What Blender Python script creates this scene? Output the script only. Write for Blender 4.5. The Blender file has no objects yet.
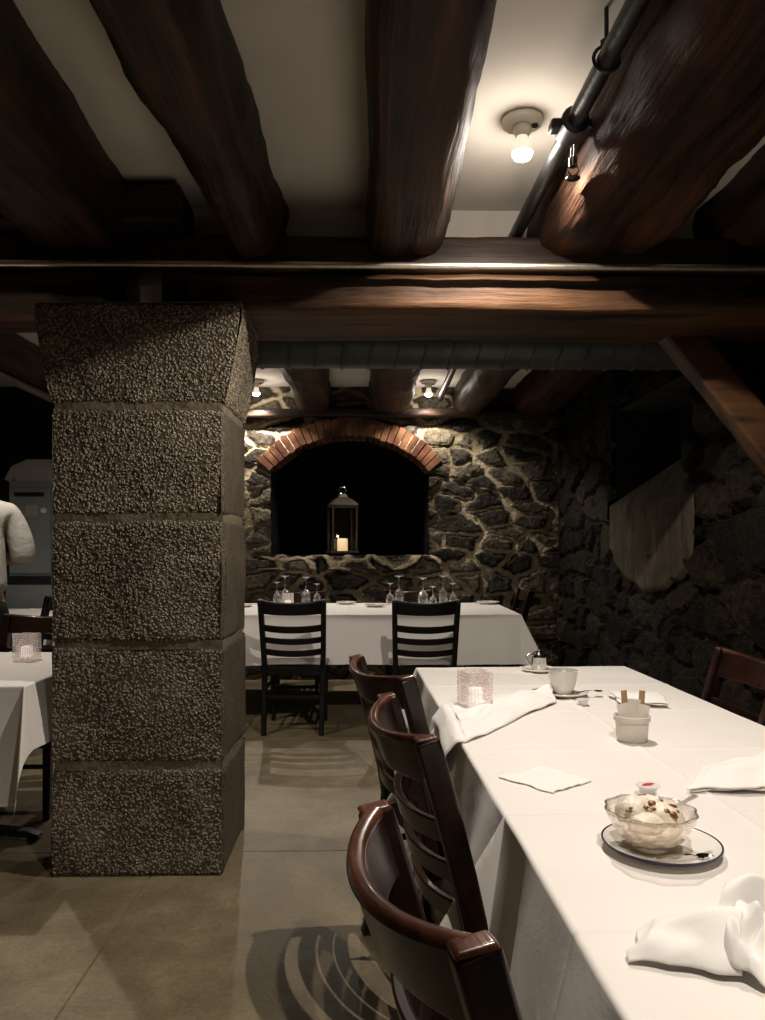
import bpy, math, random
from mathutils import Vector, Matrix, noise
random.seed(7)
SC = bpy.context.scene
COL = SC.collection
PI = math.pi
def R(a): return math.radians(a)

# ------------------------------------------------------------------ camera
EYE = 1.26
FPX = 766.0
YAW = R(1.085)
cam_d = bpy.data.cameras.new('camera')
cam = bpy.data.objects.new('camera', cam_d); COL.objects.link(cam)
cam.location = (0, 0, EYE)
cam.rotation_euler = (R(90), 0, -YAW)
cam_d.sensor_width = 36; cam_d.sensor_height = 36; cam_d.sensor_fit = 'AUTO'
cam_d.lens = FPX / 1020 * 36
cam_d.shift_y = 35 / 1020
cam_d.clip_start = 0.02
SC.camera = cam
SC.view_settings.view_transform = 'Standard'
SC.view_settings.look = 'None'
SC.view_settings.gamma = 1
SC.view_settings.use_curve_mapping = False
SC.view_settings.exposure = 0.0
try:
    SC.cycles.use_denoising = True
    SC.cycles.max_bounces = 8
    SC.cycles.transparent_max_bounces = 24
    SC.cycles.sample_clamp_indirect = 4
except Exception:
    pass

def on(px, py, z):
    """point of the plane at height z seen at a pixel (for surveying table tops and floor)"""
    rx, up = (px - 382.5) / FPX, (545 - py) / FPX
    dx = math.sin(YAW) + rx * math.cos(YAW); dy = math.cos(YAW) - rx * math.sin(YAW)
    k = (z - EYE) / up
    return (dx * k, dy * k, z)

# ------------------------------------------------------------------ mesh builder
class MB:
    def __init__(s): s.v = []; s.f = []
    def add(s, vs, fs):
        b = len(s.v); s.v += [tuple(p) for p in vs]; s.f += [tuple(b + i for i in f) for f in fs]; return s
    def box(s, c, d, m=None):
        x, y, z = d[0] / 2, d[1] / 2, d[2] / 2
        vs = [Vector(p) for p in ((-x,-y,-z),(x,-y,-z),(x,y,-z),(-x,y,-z),(-x,-y,z),(x,-y,z),(x,y,z),(-x,y,z))]
        if m is not None: vs = [m @ p for p in vs]
        vs = [p + Vector(c) for p in vs]
        return s.add(vs, [(3,2,1,0),(4,5,6,7),(0,1,5,4),(1,2,6,5),(2,3,7,6),(3,0,4,7)])
    def lathe(s, prof, n=32, c=(0,0,0), sx=1, sy=1, fn=None):
        vs, fs = [], []
        for (r, z) in prof:
            for i in range(n):
                a = 2 * PI * i / n
                rr = r * (fn(a, z) if fn else 1)
                vs.append((c[0] + rr * math.cos(a) * sx, c[1] + rr * math.sin(a) * sy, c[2] + z))
        for j in range(len(prof) - 1):
            for i in range(n):
                k = (i + 1) % n
                fs.append((j*n+i, j*n+k, (j+1)*n+k, (j+1)*n+i))
        if prof[0][0] > 1e-5: fs.append(tuple(range(n - 1, -1, -1)))
        if prof[-1][0] > 1e-5: fs.append(tuple((len(prof)-1)*n + i for i in range(n)))
        return s.add(vs, fs)
    def lathe_open(s, prof, n=32, c=(0,0,0), fn=None):
        vs, fs = [], []
        for (r, z) in prof:
            for i in range(n):
                a = 2 * PI * i / n
                rr = r * (fn(a, z) if fn else 1)
                vs.append((c[0] + rr * math.cos(a), c[1] + rr * math.sin(a), c[2] + z))
        for j in range(len(prof) - 1):
            for i in range(n):
                k = (i + 1) % n
                fs.append((j*n+i, j*n+k, (j+1)*n+k, (j+1)*n+i))
        return s.add(vs, fs)
    def sweep(s, pts, sec, ref=(0,0,1), scl=None, closed=False):
        pts = [Vector(p) for p in pts]; ref = Vector(ref); n = len(sec); vs, fs = [], []
        for i, p in enumerate(pts):
            a = pts[max(i-1, 0)]; b = pts[min(i+1, len(pts)-1)]
            t = (b - a).normalized()
            sd = t.cross(ref)
            if sd.length < 1e-5: sd = t.cross(Vector((1,0,0)))
            sd.normalize(); up = sd.cross(t)
            k = scl[i] if scl else 1
            for (u, w) in sec: vs.append(p + sd * (u * k) + up * (w * k))
        for j in range(len(pts) - 1):
            for i in range(n):
                k = (i + 1) % n
                fs.append((j*n+i, j*n+k, (j+1)*n+k, (j+1)*n+i))
        fs.append(tuple(range(n - 1, -1, -1))); fs.append(tuple((len(pts)-1)*n + i for i in range(n)))
        return s.add(vs, fs)
    def tube(s, pts, r, n=10, scl=None, ref=(0,0,1)):
        return s.sweep(pts, [(r*math.cos(2*PI*i/n), r*math.sin(2*PI*i/n)) for i in range(n)], ref=ref, scl=scl)
    def grid(s, nu, nv, fn, skip=None):
        vs = [fn(i / nu, j / nv) for j in range(nv + 1) for i in range(nu + 1)]
        fs = []
        for j in range(nv):
            for i in range(nu):
                if skip and skip((i + .5) / nu, (j + .5) / nv): continue
                fs.append((j*(nu+1)+i, j*(nu+1)+i+1, (j+1)*(nu+1)+i+1, (j+1)*(nu+1)+i))
        return s.add(vs, fs)
    def ball(s, c, r, n=16, m=10, fn=None):
        prof = [(max(math.sin(PI*j/m), 1e-6), -math.cos(PI*j/m)) for j in range(m + 1)]
        rx, ry, rz = r if isinstance(r, (tuple, list)) else (r, r, r)
        b = len(s.v); s.lathe(prof, n)
        for i in range(b, len(s.v)):
            p = Vector(s.v[i]); k = fn(p) if fn else 1
            s.v[i] = (c[0] + p.x*rx*k, c[1] + p.y*ry*k, c[2] + p.z*rz*k)
        return s
    def build(s, name, mat, parent=None, smooth=40, bevel=0, sub=0, loc=None, rot=None, solid=0):
        me = bpy.data.meshes.new(name); me.from_pydata(s.v, [], s.f); me.update()
        o = bpy.data.objects.new(name, me); COL.objects.link(o)
        if mat: me.materials.append(mat)
        if smooth:
            me.shade_smooth()
            if smooth < 170: me.set_sharp_from_angle(angle=R(smooth))
        if bevel:
            b = o.modifiers.new('bevel', 'BEVEL'); b.width = bevel; b.segments = 3; b.limit_method = 'ANGLE'; b.angle_limit = R(35)
            b.harden_normals = False
        if solid:
            b = o.modifiers.new('solid', 'SOLIDIFY'); b.thickness = solid; b.offset = 0
        if sub:
            b = o.modifiers.new('sub', 'SUBSURF'); b.levels = sub; b.render_levels = sub
        if parent: o.parent = parent
        if loc: o.location = loc
        if rot: o.rotation_euler = rot
        return o

def tag(o, label=None, cat=None, group=None, kind=None):
    if label: o['label'] = label
    if cat: o['category'] = cat
    if group: o['group'] = group
    if kind: o['kind'] = kind
    return o
def thing(name, label, cat, loc=(0,0,0), rz=0, group=None, kind=None):
    o = bpy.data.objects.new(name, None); COL.objects.link(o)
    o.empty_display_size = .1
    o.location = loc; o.rotation_euler = (0, 0, rz)
    return tag(o, label, cat, group, kind)
KIDS = {}
def dup(root, loc, rz, label, group=None):
    def cp(o, par):
        c = o.copy(); COL.objects.link(c); c.parent = par
        for ch in list(o.children): cp(ch, c)
        return c
    r = cp(root, None); r.location = loc; r.rotation_euler = (0, 0, rz); r['label'] = label
    if group: r['group'] = group
    return r
def nz(x, y, z, s=1.0): return noise.noise(Vector((x*s, y*s, z*s)))

# ------------------------------------------------------------------ materials
class NT:
    def __init__(s, name):
        s.m = bpy.data.materials.new(name); s.m.use_nodes = True; s.t = s.m.node_tree; s.t.nodes.clear()
        s.out = s.n('ShaderNodeOutputMaterial')
    def n(s, typ, **k):
        nd = s.t.nodes.new(typ)
        for a, b in k.items():
            if a.startswith('i_'):
                nd.inputs[a[2:].replace('_', ' ')].default_value = b
            else: setattr(nd, a, b)
        return nd
    def l(s, a, b): s.t.links.new(a, b)
    def coord(s, scale=(1,1,1), kind='Object'):
        tc = s.n('ShaderNodeTexCoord'); mp = s.n('ShaderNodeMapping'); s.l(tc.outputs[kind], mp.inputs[0]); mp.inputs['Scale'].default_value = scale
        return mp.outputs[0]
    def noise(s, vec, scale, detail=4, rough=.55, dist=0):
        nd = s.n('ShaderNodeTexNoise'); nd.inputs['Scale'].default_value = scale; nd.inputs['Detail'].default_value = detail
        nd.inputs['Roughness'].default_value = rough; nd.inputs['Distortion'].default_value = dist
        s.l(vec, nd.inputs['Vector']); return nd
    def ramp(s, fac, stops):
        nd = s.n('ShaderNodeValToRGB'); s.l(fac, nd.inputs[0]); e = nd.color_ramp.elements
        while len(e) > 1: e.remove(e[-1])
        for i, (p, c) in enumerate(stops):
            if i == 0: e[0].position = p; el = e[0]
            else: el = e.new(p)
            el.color = tuple(c) + (1,) if len(c) == 3 else c
        return nd.outputs[0]
    def mix(s, fac, a, b, mode='MIX'):
        nd = s.n('ShaderNodeMix'); nd.data_type = 'RGBA'; nd.blend_type = mode
        for v, k in ((fac, 0), (a, 6), (b, 7)):
            if hasattr(v, 'links') or hasattr(v, 'is_linked'): s.l(v, nd.inputs[k])
            else: nd.inputs[k].default_value = v if k == 0 else (tuple(v) + (1,) if len(v) == 3 else v)
        return nd.outputs[2]
    def math(s, op, a, b=None, c=None):
        nd = s.n('ShaderNodeMath'); nd.operation = op
        for v, k in ((a, 0), (b, 1), (c, 2)):
            if v is None: continue
            if hasattr(v, 'is_linked'): s.l(v, nd.inputs[k])
            else: nd.inputs[k].default_value = v
        return nd.outputs[0]
    def bump(s, h, dist=.01, strength=1):
        b = s.n('ShaderNodeBump'); b.inputs['Distance'].default_value = dist; b.inputs['Strength'].default_value = strength
        s.l(h, b.inputs['Height']); return b.outputs[0]
    def bsdf(s, color, rough=.5, metal=0, normal=None, spec=.5, trans=0, coat=0, sheen=0, emit=None, estr=0, sss=0, alpha=1):
        p = s.n('ShaderNodeBsdfPrincipled')
        def put(k, v):
            if hasattr(v, 'is_linked'): s.l(v, p.inputs[k])
            elif isinstance(v, (tuple, list)) and len(v) == 3: p.inputs[k].default_value = tuple(v) + (1,)
            else: p.inputs[k].default_value = v
        put('Base Color', color); put('Roughness', rough); put('Metallic', metal); put('Specular IOR Level', spec)
        put('Transmission Weight', trans); put('Coat Weight', coat); put('Sheen Weight', sheen); put('Alpha', alpha)
        if coat: put('Coat Roughness', .12)
        if sss: put('Subsurface Weight', sss); put('Subsurface Radius', (.02, .015, .01)); 
        if emit: put('Emission Color', emit); put('Emission Strength', estr)
        if normal: s.l(normal, p.inputs['Normal'])
        s.l(p.outputs[0], s.out.inputs[0]); return p

def plain(name, col, rough=.5, metal=0, spec=.5, nscale=20, namt=.12, bumpd=0, **k):
    t = NT(name); v = t.coord()
    ns = t.noise(v, nscale, 4)
    a = tuple(c * (1 - namt) for c in col); b = tuple(min(1, c * (1 + namt)) for c in col)
    c = t.ramp(ns.outputs[0], [(.3, a), (.7, b)])
    nm = t.bump(ns.outputs[0], bumpd) if bumpd else None
    t.bsdf(c, rough, metal, nm, spec, **k)
    return t.m

def wood(name, dark, mid, light, axis, rough=.45, grain=1.0, coat=0, bumpd=.006, spec=.4):
    """old timber: noise stretched along the grain axis"""
    t = NT(name)
    sc = [14*grain]*3; sc[axis] = .9*grain
    v = t.coord(tuple(sc))
    n1 = t.noise(v, 1.0, 7, .62, .4)
    sc2 = [3]*3; sc2[axis] = 1.1
    v2 = t.coord(tuple(sc2)); n2 = t.noise(v2, 1.2, 3, .6, .8)
    sc3 = [60*grain]*3; sc3[axis] = 2*grain
    v3 = t.coord(tuple(sc3)); n3 = t.noise(v3, 1.0, 3, .6)
    f = t.math('ADD', t.math('MULTIPLY', n1.outputs[0], .50), t.math('MULTIPLY', n2.outputs[0], .30))
    f = t.math('ADD', f, t.math('MULTIPLY', n3.outputs[0], .20))
    c = t.ramp(f, [(.36, dark), (.5, mid), (.64, light)])
    crack = t.ramp(n1.outputs[0], [(.34, (0.10,.10,.10)), (.47, (1,1,1))])
    c = t.mix(1.0, c, crack, 'MULTIPLY')
    h = t.math('ADD', t.math('MULTIPLY', n1.outputs[0], .8), t.math('MULTIPLY', n3.outputs[0], .25))
    nm = t.bump(h, bumpd)
    rr = t.math('MULTIPLY_ADD', n2.outputs[0], .35, rough - .17)
    t.bsdf(c, rr, 0, nm, spec, coat=coat)
    return t.m

def rubble(name, ax, sx, sz, mortar, stones, mw=.07, depth=.045, rnd=1.0, bumpd=.012, seed=0.0):
    """rubble masonry: irregular stones with recessed mortar, really displaced"""
    t = NT(name)
    tc = t.n('ShaderNodeTexCoord'); sp = t.n('ShaderNodeSeparateXYZ'); t.l(tc.outputs['Object'], sp.inputs[0])
    cb = t.n('ShaderNodeCombineXYZ')
    t.l(t.math('MULTIPLY_ADD', sp.outputs[ax], sx, seed), cb.inputs[0]); t.l(t.math('MULTIPLY', sp.outputs[2], sz), cb.inputs[1])
    w = t.noise(tc.outputs['Object'], 1.7, 4, .62)
    w2 = t.n('ShaderNodeVectorMath'); w2.operation = 'MULTIPLY_ADD'
    t.l(w.outputs['Color'], w2.inputs[0]); w2.inputs[1].default_value = (1.5, 1.1, 0); t.l(cb.outputs[0], w2.inputs[2])
    vec = w2.outputs[0]
    ve = t.n('ShaderNodeTexVoronoi'); ve.voronoi_dimensions = '2D'; ve.feature = 'DISTANCE_TO_EDGE'; ve.inputs['Randomness'].default_value = rnd; ve.inputs['Scale'].default_value = 1
    vc = t.n('ShaderNodeTexVoronoi'); vc.voronoi_dimensions = '2D'; vc.feature = 'F1'; vc.inputs['Randomness'].default_value = rnd; vc.inputs['Scale'].default_value = 1
    t.l(vec, ve.inputs['Vector']); t.l(vec, vc.inputs['Vector'])
    fine = t.noise(tc.outputs['Object'], 22, 8, .68, .3)
    med = t.noise(tc.outputs['Object'], 5.5, 5, .6)
    ed = t.math('ADD', ve.outputs[0], t.math('MULTIPLY_ADD', fine.outputs[0], .09, -.045))
    ed = t.math('ADD', ed, t.math('MULTIPLY_ADD', med.outputs[0], .12, -.06))
    mr = t.n('ShaderNodeMapRange'); mr.interpolation_type = 'SMOOTHSTEP'; t.l(ed, mr.inputs[0])
    mr.inputs[1].default_value = mw * .55; mr.inputs[2].default_value = mw * 1.35
    mask = mr.outputs[0]
    bw = t.n('ShaderNodeSeparateColor'); t.l(vc.outputs['Color'], bw.inputs[0])
    cellv = t.math('ADD', t.math('MULTIPLY', bw.outputs[0], .62), t.math('MULTIPLY', fine.outputs[0], .38))
    sc = t.ramp(cellv, stones)
    streak = t.ramp(fine.outputs[0], [(.36, (.3-.2*ax,)*3), (.6 + .08*ax, (1.15 + .8*ax, 1.1 + .65*ax, 1 + .4*ax))])
    sc = t.mix(.8, sc, streak, 'MULTIPLY')
    mc = t.ramp(med.outputs[0], [(.3, tuple(c*.55 for c in mortar)), (.62, mortar)])
    zone = t.noise(tc.outputs['Object'], .75, 3, .5)
    mc = t.mix(1.0, mc, t.ramp(zone.outputs[0], [(.38, (.26,.25,.22)), (.56, (1,1,1))]), 'MULTIPLY')
    col = t.mix(mask, mc, sc)
    # height
    rise = t.n('ShaderNodeMapRange'); t.l(ed, rise.inputs[0]); rise.inputs[1].default_value = mw*.4; rise.inputs[2].default_value = mw*2.6; rise.interpolation_type = 'SMOOTHSTEP'
    hh = t.math('MULTIPLY', rise.outputs[0], t.math('MULTIPLY_ADD', bw.outputs[1], .6, .5))
    hh = t.math('ADD', hh, t.math('MULTIPLY', med.outputs[0], .45))
    hh = t.math('ADD', hh, t.math('MULTIPLY', fine.outputs[0], .40))
    rough = t.math('MULTIPLY_ADD', fine.outputs[0], .3, .55)
    t.bsdf(col, rough, 0, None, .18)
    dp = t.n('ShaderNodeDisplacement'); t.l(hh, dp.inputs['Height']); dp.inputs['Midlevel'].default_value = .3; dp.inputs['Scale'].default_value = depth
    t.l(dp.outputs[0], t.out.inputs['Displacement'])
    t.m.displacement_method = 'BOTH'
    return t.m

def pebble(name, dark, light, scale=95, amp=.009, smooth=False):
    """bush-hammered, pitted stone"""
    t = NT(name); tc = t.n('ShaderNodeTexCoord'); v = tc.outputs['Object']
    wn = t.noise(v, 30, 2)
    wv = t.n('ShaderNodeVectorMath'); wv.operation = 'MULTIPLY_ADD'; t.l(wn.outputs['Color'], wv.inputs[0]); wv.inputs[1].default_value = (.02,.02,.02); t.l(v, wv.inputs[2])
    vo = t.n('ShaderNodeTexVoronoi'); vo.feature = 'SMOOTH_F1'; vo.inputs['Scale'].default_value = scale; vo.inputs['Smoothness'].default_value = .25; t.l(wv.outputs[0], vo.inputs['Vector'])
    big = t.noise(v, 7, 5, .65); fine = t.noise(v, 160, 4, .7)
    peb = t.ramp(vo.outputs[0], [(.1, (1,1,1)), (.62, (0,0,0))])
    f = t.math('ADD', t.math('MULTIPLY', peb, .45), t.math('MULTIPLY', big.outputs[0], .55))
    col = t.ramp(f, [(.28, dark), (.75, light)])
    h = t.math('ADD', t.math('MULTIPLY', peb, .75 if not smooth else .25), t.math('MULTIPLY', big.outputs[0], 1.6))
    h = t.math('ADD', h, t.math('MULTIPLY', fine.outputs[0], .22))
    t.bsdf(col, .72, 0, None, .4)
    dp = t.n('ShaderNodeDisplacement'); t.l(h, dp.inputs['Height']); dp.inputs['Midlevel'].default_value = 1.1; dp.inputs['Scale'].default_value = amp
    t.l(dp.outputs[0], t.out.inputs['Displacement']); t.m.displacement_method = 'BOTH'
    return t.m

def thin_glass(name, tint=(.95,.96,.95), edge=1.6, rough=.03, base=.04):
    t = NT(name)
    lw = t.n('ShaderNodeLayerWeight'); lw.inputs['Blend'].default_value = .35
    f = t.math('ADD', t.math('MULTIPLY', t.math('POWER', lw.outputs['Facing'], edge), .8), base)
    v = t.coord(); ns = t.noise(v, 60, 2); nm = t.bump(ns.outputs[0], .0015)
    tr = t.n('ShaderNodeBsdfTransparent'); tr.inputs[0].default_value = tint + (1,)
    gl = t.n('ShaderNodeBsdfGlossy'); gl.inputs['Roughness'].default_value = rough; gl.inputs[0].default_value = (1,1,1,1); t.l(nm, gl.inputs['Normal'])
    mx = t.n('ShaderNodeMixShader'); t.l(f, mx.inputs[0]); t.l(tr.outputs[0], mx.inputs[1]); t.l(gl.outputs[0], mx.inputs[2])
    t.l(mx.outputs[0], t.out.inputs[0])
    return t.m

def emitter(name, col, strength):
    t = NT(name); v = t.coord(); ns = t.noise(v, 8, 2)
    c = t.ramp(ns.outputs[0], [(0, tuple(x*.92 for x in col)), (1, col)])
    t.bsdf((.9,.88,.84), .4, emit=c, estr=strength)
    return t.m

M = {}
M['joist'] = wood('joist_wood', (.005,.0022,.0012), (.026,.011,.0048), (.085,.036,.014), 1, .55, bumpd=.016, spec=.35)
M['joist_red'] = wood('joist_red_wood', (.007,.0025,.0013), (.030,.0115,.0048), (.085,.034,.014), 1, .72, bumpd=.022, spec=.2)
M['beam'] = wood('beam_wood', (.009,.004,.0018), (.052,.022,.0075), (.14,.060,.020), 0, .6, bumpd=.018, spec=.3)
M['beam_dark'] = wood('beam_dark_wood', (.005,.0025,.0015), (.018,.008,.004), (.050,.023,.010), 0, .55, bumpd=.01)
M['brace'] = wood('brace_wood', (.028,.011,.0045), (.06,.025,.009), (.10,.043,.016), 0, .55, bumpd=.005)
M['mahog'] = wood('mahogany', (.005,.0016,.001), (.013,.0036,.002), (.032,.0085,.004), 0, .34, grain=.8, coat=.16, bumpd=.0012, spec=.28)
M['mahog_edge'] = wood('worn_mahogany', (.016,.005,.0026), (.045,.013,.006), (.13,.044,.017), 0, .3, grain=1.2, coat=.5, bumpd=.0015)
M['ebony'] = wood('black_stained_wood', (.003,.0025,.002), (.005,.004,.0035), (.009,.007,.0055), 0, .5, grain=.8, coat=0, bumpd=.001, spec=.25)
M['ebony_seat'] = wood('dark_brown_seat', (.022,.010,.007), (.04,.018,.012), (.06,.028,.018), 0, .3, grain=.8, coat=.4, bumpd=.001)
M['table'] = wood('table_wood', (.02,.009,.005), (.045,.02,.01), (.07,.035,.018), 0, .45, bumpd=.001)
M['black_metal'] = plain('black_metal', (.014,.014,.014), .45, .3, nscale=40, bumpd=.0006)
M['pipe'] = plain('black_pipe', (.008,.008,.008), .42, .1, nscale=30, bumpd=.0015)
M['duct'] = plain('duct_metal', (.060,.064,.062), .5, .35, nscale=14, namt=.25, bumpd=.001)
M['rail'] = plain('brushed_rail', (.62,.56,.47), .36, 1.0, nscale=30)
M['steel'] = plain('polished_steel', (.62,.60,.57), .14, 1.0, nscale=25)
M['porcelain'] = plain('porcelain', (.80,.77,.71), .12, 0, .5, nscale=8, namt=.03)
M['socket'] = plain('socket_ceramic', (.74,.69,.60), .35, nscale=10, namt=.05)
M['blue_rim'] = plain('dark_blue_glaze', (.02,.024,.05), .2, nscale=30)
M['stoneware'] = plain('stoneware', (.66,.61,.53), .4, nscale=15, namt=.05)
M['ceil'] = plain('ceiling_plaster', (.62,.57,.50), .9, nscale=3, namt=.06, bumpd=.002)
M['plaster'] = None
M['shade_black'] = plain('shade_black_stone', (.006,.005,.0045), .95, spec=.1, nscale=6, namt=.5, bumpd=.01)  # near-black colour that paints in the shade of niche and wall corner
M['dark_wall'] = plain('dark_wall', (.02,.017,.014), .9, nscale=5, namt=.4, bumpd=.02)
M['bulb_glass'] = emitter('bulb_neck_glass', (1.0,.86,.66), .75)
M['bulb_lit'] = emitter('lit_bulb_lens', (1.0,.90,.74), 30)
M['wine_glass'] = thin_glass('wine_glass_clear', edge=.95, base=.10, rough=.08)
M['pane'] = thin_glass('lantern_pane', (.9,.9,.88), edge=2.5, base=.05)
M['lantern'] = plain('lantern_metal', (.04,.032,.024), .42, .5, nscale=30)
M['red_glass'] = None
M['ivory_wax'] = emitter('glowing_candle_wax', (1.0,.64,.30), .95)
M['tealight'] = emitter('tealight_wax', (1.0,.90,.84), .6)
M['shirt'] = plain('pale_grey_cotton', (.56,.54,.49), .85, nscale=25, namt=.08, bumpd=.006)
M['trousers'] = plain('black_cotton', (.006,.006,.007), .9, nscale=40)
M['skin'] = plain('skin', (.50,.30,.21), .55, nscale=30, namt=.05)
M['hair'] = plain('dark_hair', (.008,.006,.005), .6, nscale=70, namt=.4, bumpd=.003)
M['cab'] = plain('grey_painted_metal', (.26,.29,.29), .5, nscale=10, namt=.06)
M['cab_dark'] = plain('dark_recess', (.008,.008,.009), .6)
M['cab_lit'] = plain('lit_dome_metal', (.40,.40,.37), .55, nscale=6, namt=.1)  # lighter grey paints in the light falling on the cabinet's dome
M['note'] = plain('orange_paper', (.62,.28,.09), .8, nscale=40, namt=.2)
M['paper'] = plain('pale_paper', (.42,.40,.34), .8, nscale=40)
M['knob'] = plain('white_knob', (.9,.9,.86), .25, emit=(1,.97,.9), estr=.0)
M['ice'] = plain('ice_cream', (.80,.71,.57), .45, nscale=45, namt=.1, bumpd=.006)
M['caramel'] = plain('caramel', (.20,.062,.014), .3, nscale=60, namt=.4)
M['brown_paper'] = plain('brown_paper', (.40,.25,.13), .7, nscale=60, namt=.12)
M['white_paper'] = plain('white_paper', (.76,.71,.64), .6, nscale=60, namt=.05)
M['foil'] = plain('creamer_cup', (.80,.77,.74), .3, nscale=60)
M['red_ink'] = plain('red_ink', (.62,.03,.035), .4)
M['conduit'] = plain('grey_conduit', (.18,.165,.15), .5, .2, nscale=20)

def cloth_mat(name, col):
    t = NT(name); v = t.coord(); tc = t.coord((1,1,1))
    wr = t.noise(v, 9, 5, .6, .6); wv = t.noise(v, 420, 2)
    big = t.noise(v, 2.5, 3)
    c = t.ramp(big.outputs[0], [(.3, tuple(x*.94 for x in col)), (.7, col)])
    h = t.math('ADD', t.math('MULTIPLY', wr.outputs[0], 1.0), t.math('MULTIPLY', wv.outputs[0], .06))
    t.bsdf(c, .85, 0, t.bump(h, .0016), .25, sheen=.15)
    return t.m
M['cloth'] = cloth_mat('white_table_linen', (.84,.80,.755))
M['napkin'] = cloth_mat('white_napkin_linen', (.92,.89,.85))

def hobnail():
    t = NT('pressed_block_glass')
    v = t.coord(); ns = t.noise(v, 45, 2)
    c = t.ramp(ns.outputs[0], [(.36, (1.0,.80,.76)), (.52, (1.0,.98,.97))])
    df = t.n('ShaderNodeBsdfTranslucent'); t.l(c, df.inputs[0])
    d2 = t.n('ShaderNodeBsdfDiffuse'); t.l(c, d2.inputs[0])
    lw = t.n('ShaderNodeLayerWeight'); lw.inputs['Blend'].default_value = .3
    tr = t.n('ShaderNodeBsdfTransparent'); tr.inputs[0].default_value = (.99,.97,.96,1)
    gl = t.n('ShaderNodeBsdfGlossy'); gl.inputs['Roughness'].default_value = .05
    a = t.n('ShaderNodeMixShader'); a.inputs[0].default_value = .5; t.l(df.outputs[0], a.inputs[1]); t.l(d2.outputs[0], a.inputs[2])
    b = t.n('ShaderNodeMixShader'); b.inputs[0].default_value = .22; t.l(a.outputs[0], b.inputs[1]); t.l(gl.outputs[0], b.inputs[2])
    mx = t.n('ShaderNodeMixShader'); f = t.math('ADD', t.math('MULTIPLY', lw.outputs['Facing'], .75), .16); t.l(f, mx.inputs[0]); t.l(tr.outputs[0], mx.inputs[1]); t.l(b.outputs[0], mx.inputs[2])
    t.l(mx.outputs[0], t.out.inputs[0]); return t.m
M['hobnail'] = hobnail()
M['bowl_glass'] = thin_glass('pressed_glass', (.985,.95,.92), edge=1.4, base=.07)

def concrete():
    t = NT('worn_concrete'); v = t.coord()
    big = t.noise(v, 1.1, 6, .62, .5); med = t.noise(v, 6, 6, .65, .3); fine = t.noise(v, 70, 4, .6)
    f = t.math('ADD', t.math('MULTIPLY', big.outputs[0], .6), t.math('MULTIPLY', med.outputs[0], .4))
    c = t.ramp(f, [(.30, (.105,.082,.046)), (.50, (.195,.155,.092)), (.66, (.30,.245,.150))])
    sp = t.ramp(fine.outputs[0], [(.3, (.7,.7,.7)), (.6, (1.06,1.06,1.06))])
    c = t.mix(.7, c, sp, 'MULTIPLY')
    # worn pale scuffs
    sc = t.noise(v, 2.3, 8, .72, 1.2)
    sm = t.ramp(sc.outputs[0], [(.60, (0,0,0)), (.70, (1,1,1))])
    c = t.mix(t.math('MULTIPLY', sm, .35), c, (.34,.305,.235))
    r = t.math('MULTIPLY_ADD', med.outputs[0], .35, .30)
    t.bsdf(c, r, 0, t.bump(t.math('ADD', med.outputs[0], t.math('MULTIPLY', fine.outputs[0], .25)), .006), .45)
    return t.m
M['concrete'] = concrete()

def plaster():
    t = NT('old_wall_plaster'); v = t.coord((1,1,1)); vs = t.coord((4,4,.9))
    st = t.noise(vs, 4, 6, .65, .4); md = t.noise(v, 6, 6, .65)
    c = t.ramp(st.outputs[0], [(.3, (.055,.044,.032)), (.52, (.105,.086,.062)), (.7, (.15,.125,.092))])
    m2 = t.ramp(md.outputs[0], [(.35, (.5,.46,.4)), (.6, (1,1,1))])
    t.bsdf(t.mix(.8, c, m2, 'MULTIPLY'), .9, 0, t.bump(md.outputs[0], .012), .2)
    return t.m
M['plaster'] = plaster()

def brick_mat():
    t = NT('arch_brick'); v = t.coord(); md = t.noise(v, 9, 5, .6); big = t.noise(v, 5.3, 1)
    c = t.ramp(big.outputs[0], [(.36, (.05,.016,.008)), (.5, (.105,.042,.018)), (.64, (.17,.088,.042))])
    m2 = t.ramp(md.outputs[0], [(.3, (.55,.5,.46)), (.62, (1.05,1,.95))])
    t.bsdf(t.mix(.85, c, m2, 'MULTIPLY'), .85, 0, t.bump(md.outputs[0], .012), .25)
    return t.m
M['brick'] = brick_mat()
M['mortar'] = plain('arch_mortar', (.36,.31,.23), .95, nscale=30, namt=.2, bumpd=.006)
M['joint'] = plain('pillar_mortar', (.15,.12,.078), .95, nscale=30, namt=.25, bumpd=.008)
STN = [(.18, (.010,.0085,.0068)), (.38, (.030,.025,.019)), (.56, (.062,.053,.040)), (.78, (.125,.105,.074))]
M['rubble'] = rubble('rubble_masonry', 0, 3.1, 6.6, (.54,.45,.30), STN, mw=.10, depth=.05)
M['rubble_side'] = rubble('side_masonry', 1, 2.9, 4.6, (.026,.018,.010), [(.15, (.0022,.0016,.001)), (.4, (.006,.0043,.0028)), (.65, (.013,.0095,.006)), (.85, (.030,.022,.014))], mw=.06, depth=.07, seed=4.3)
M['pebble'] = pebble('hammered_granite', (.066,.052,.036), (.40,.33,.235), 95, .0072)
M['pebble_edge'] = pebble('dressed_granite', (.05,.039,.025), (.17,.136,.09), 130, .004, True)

# ------------------------------------------------------------------ room shell
XL, XR, YB, YF = -4.2, 1.85, -2.4, 7.2          # side walls, wall behind camera, stone wall facing it
ZC1, ZC2 = 2.656, 2.73                           # ceiling of the near bay and of the bay beyond the cross beam
def struct(o): o['kind'] = 'structure'; return o

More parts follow.
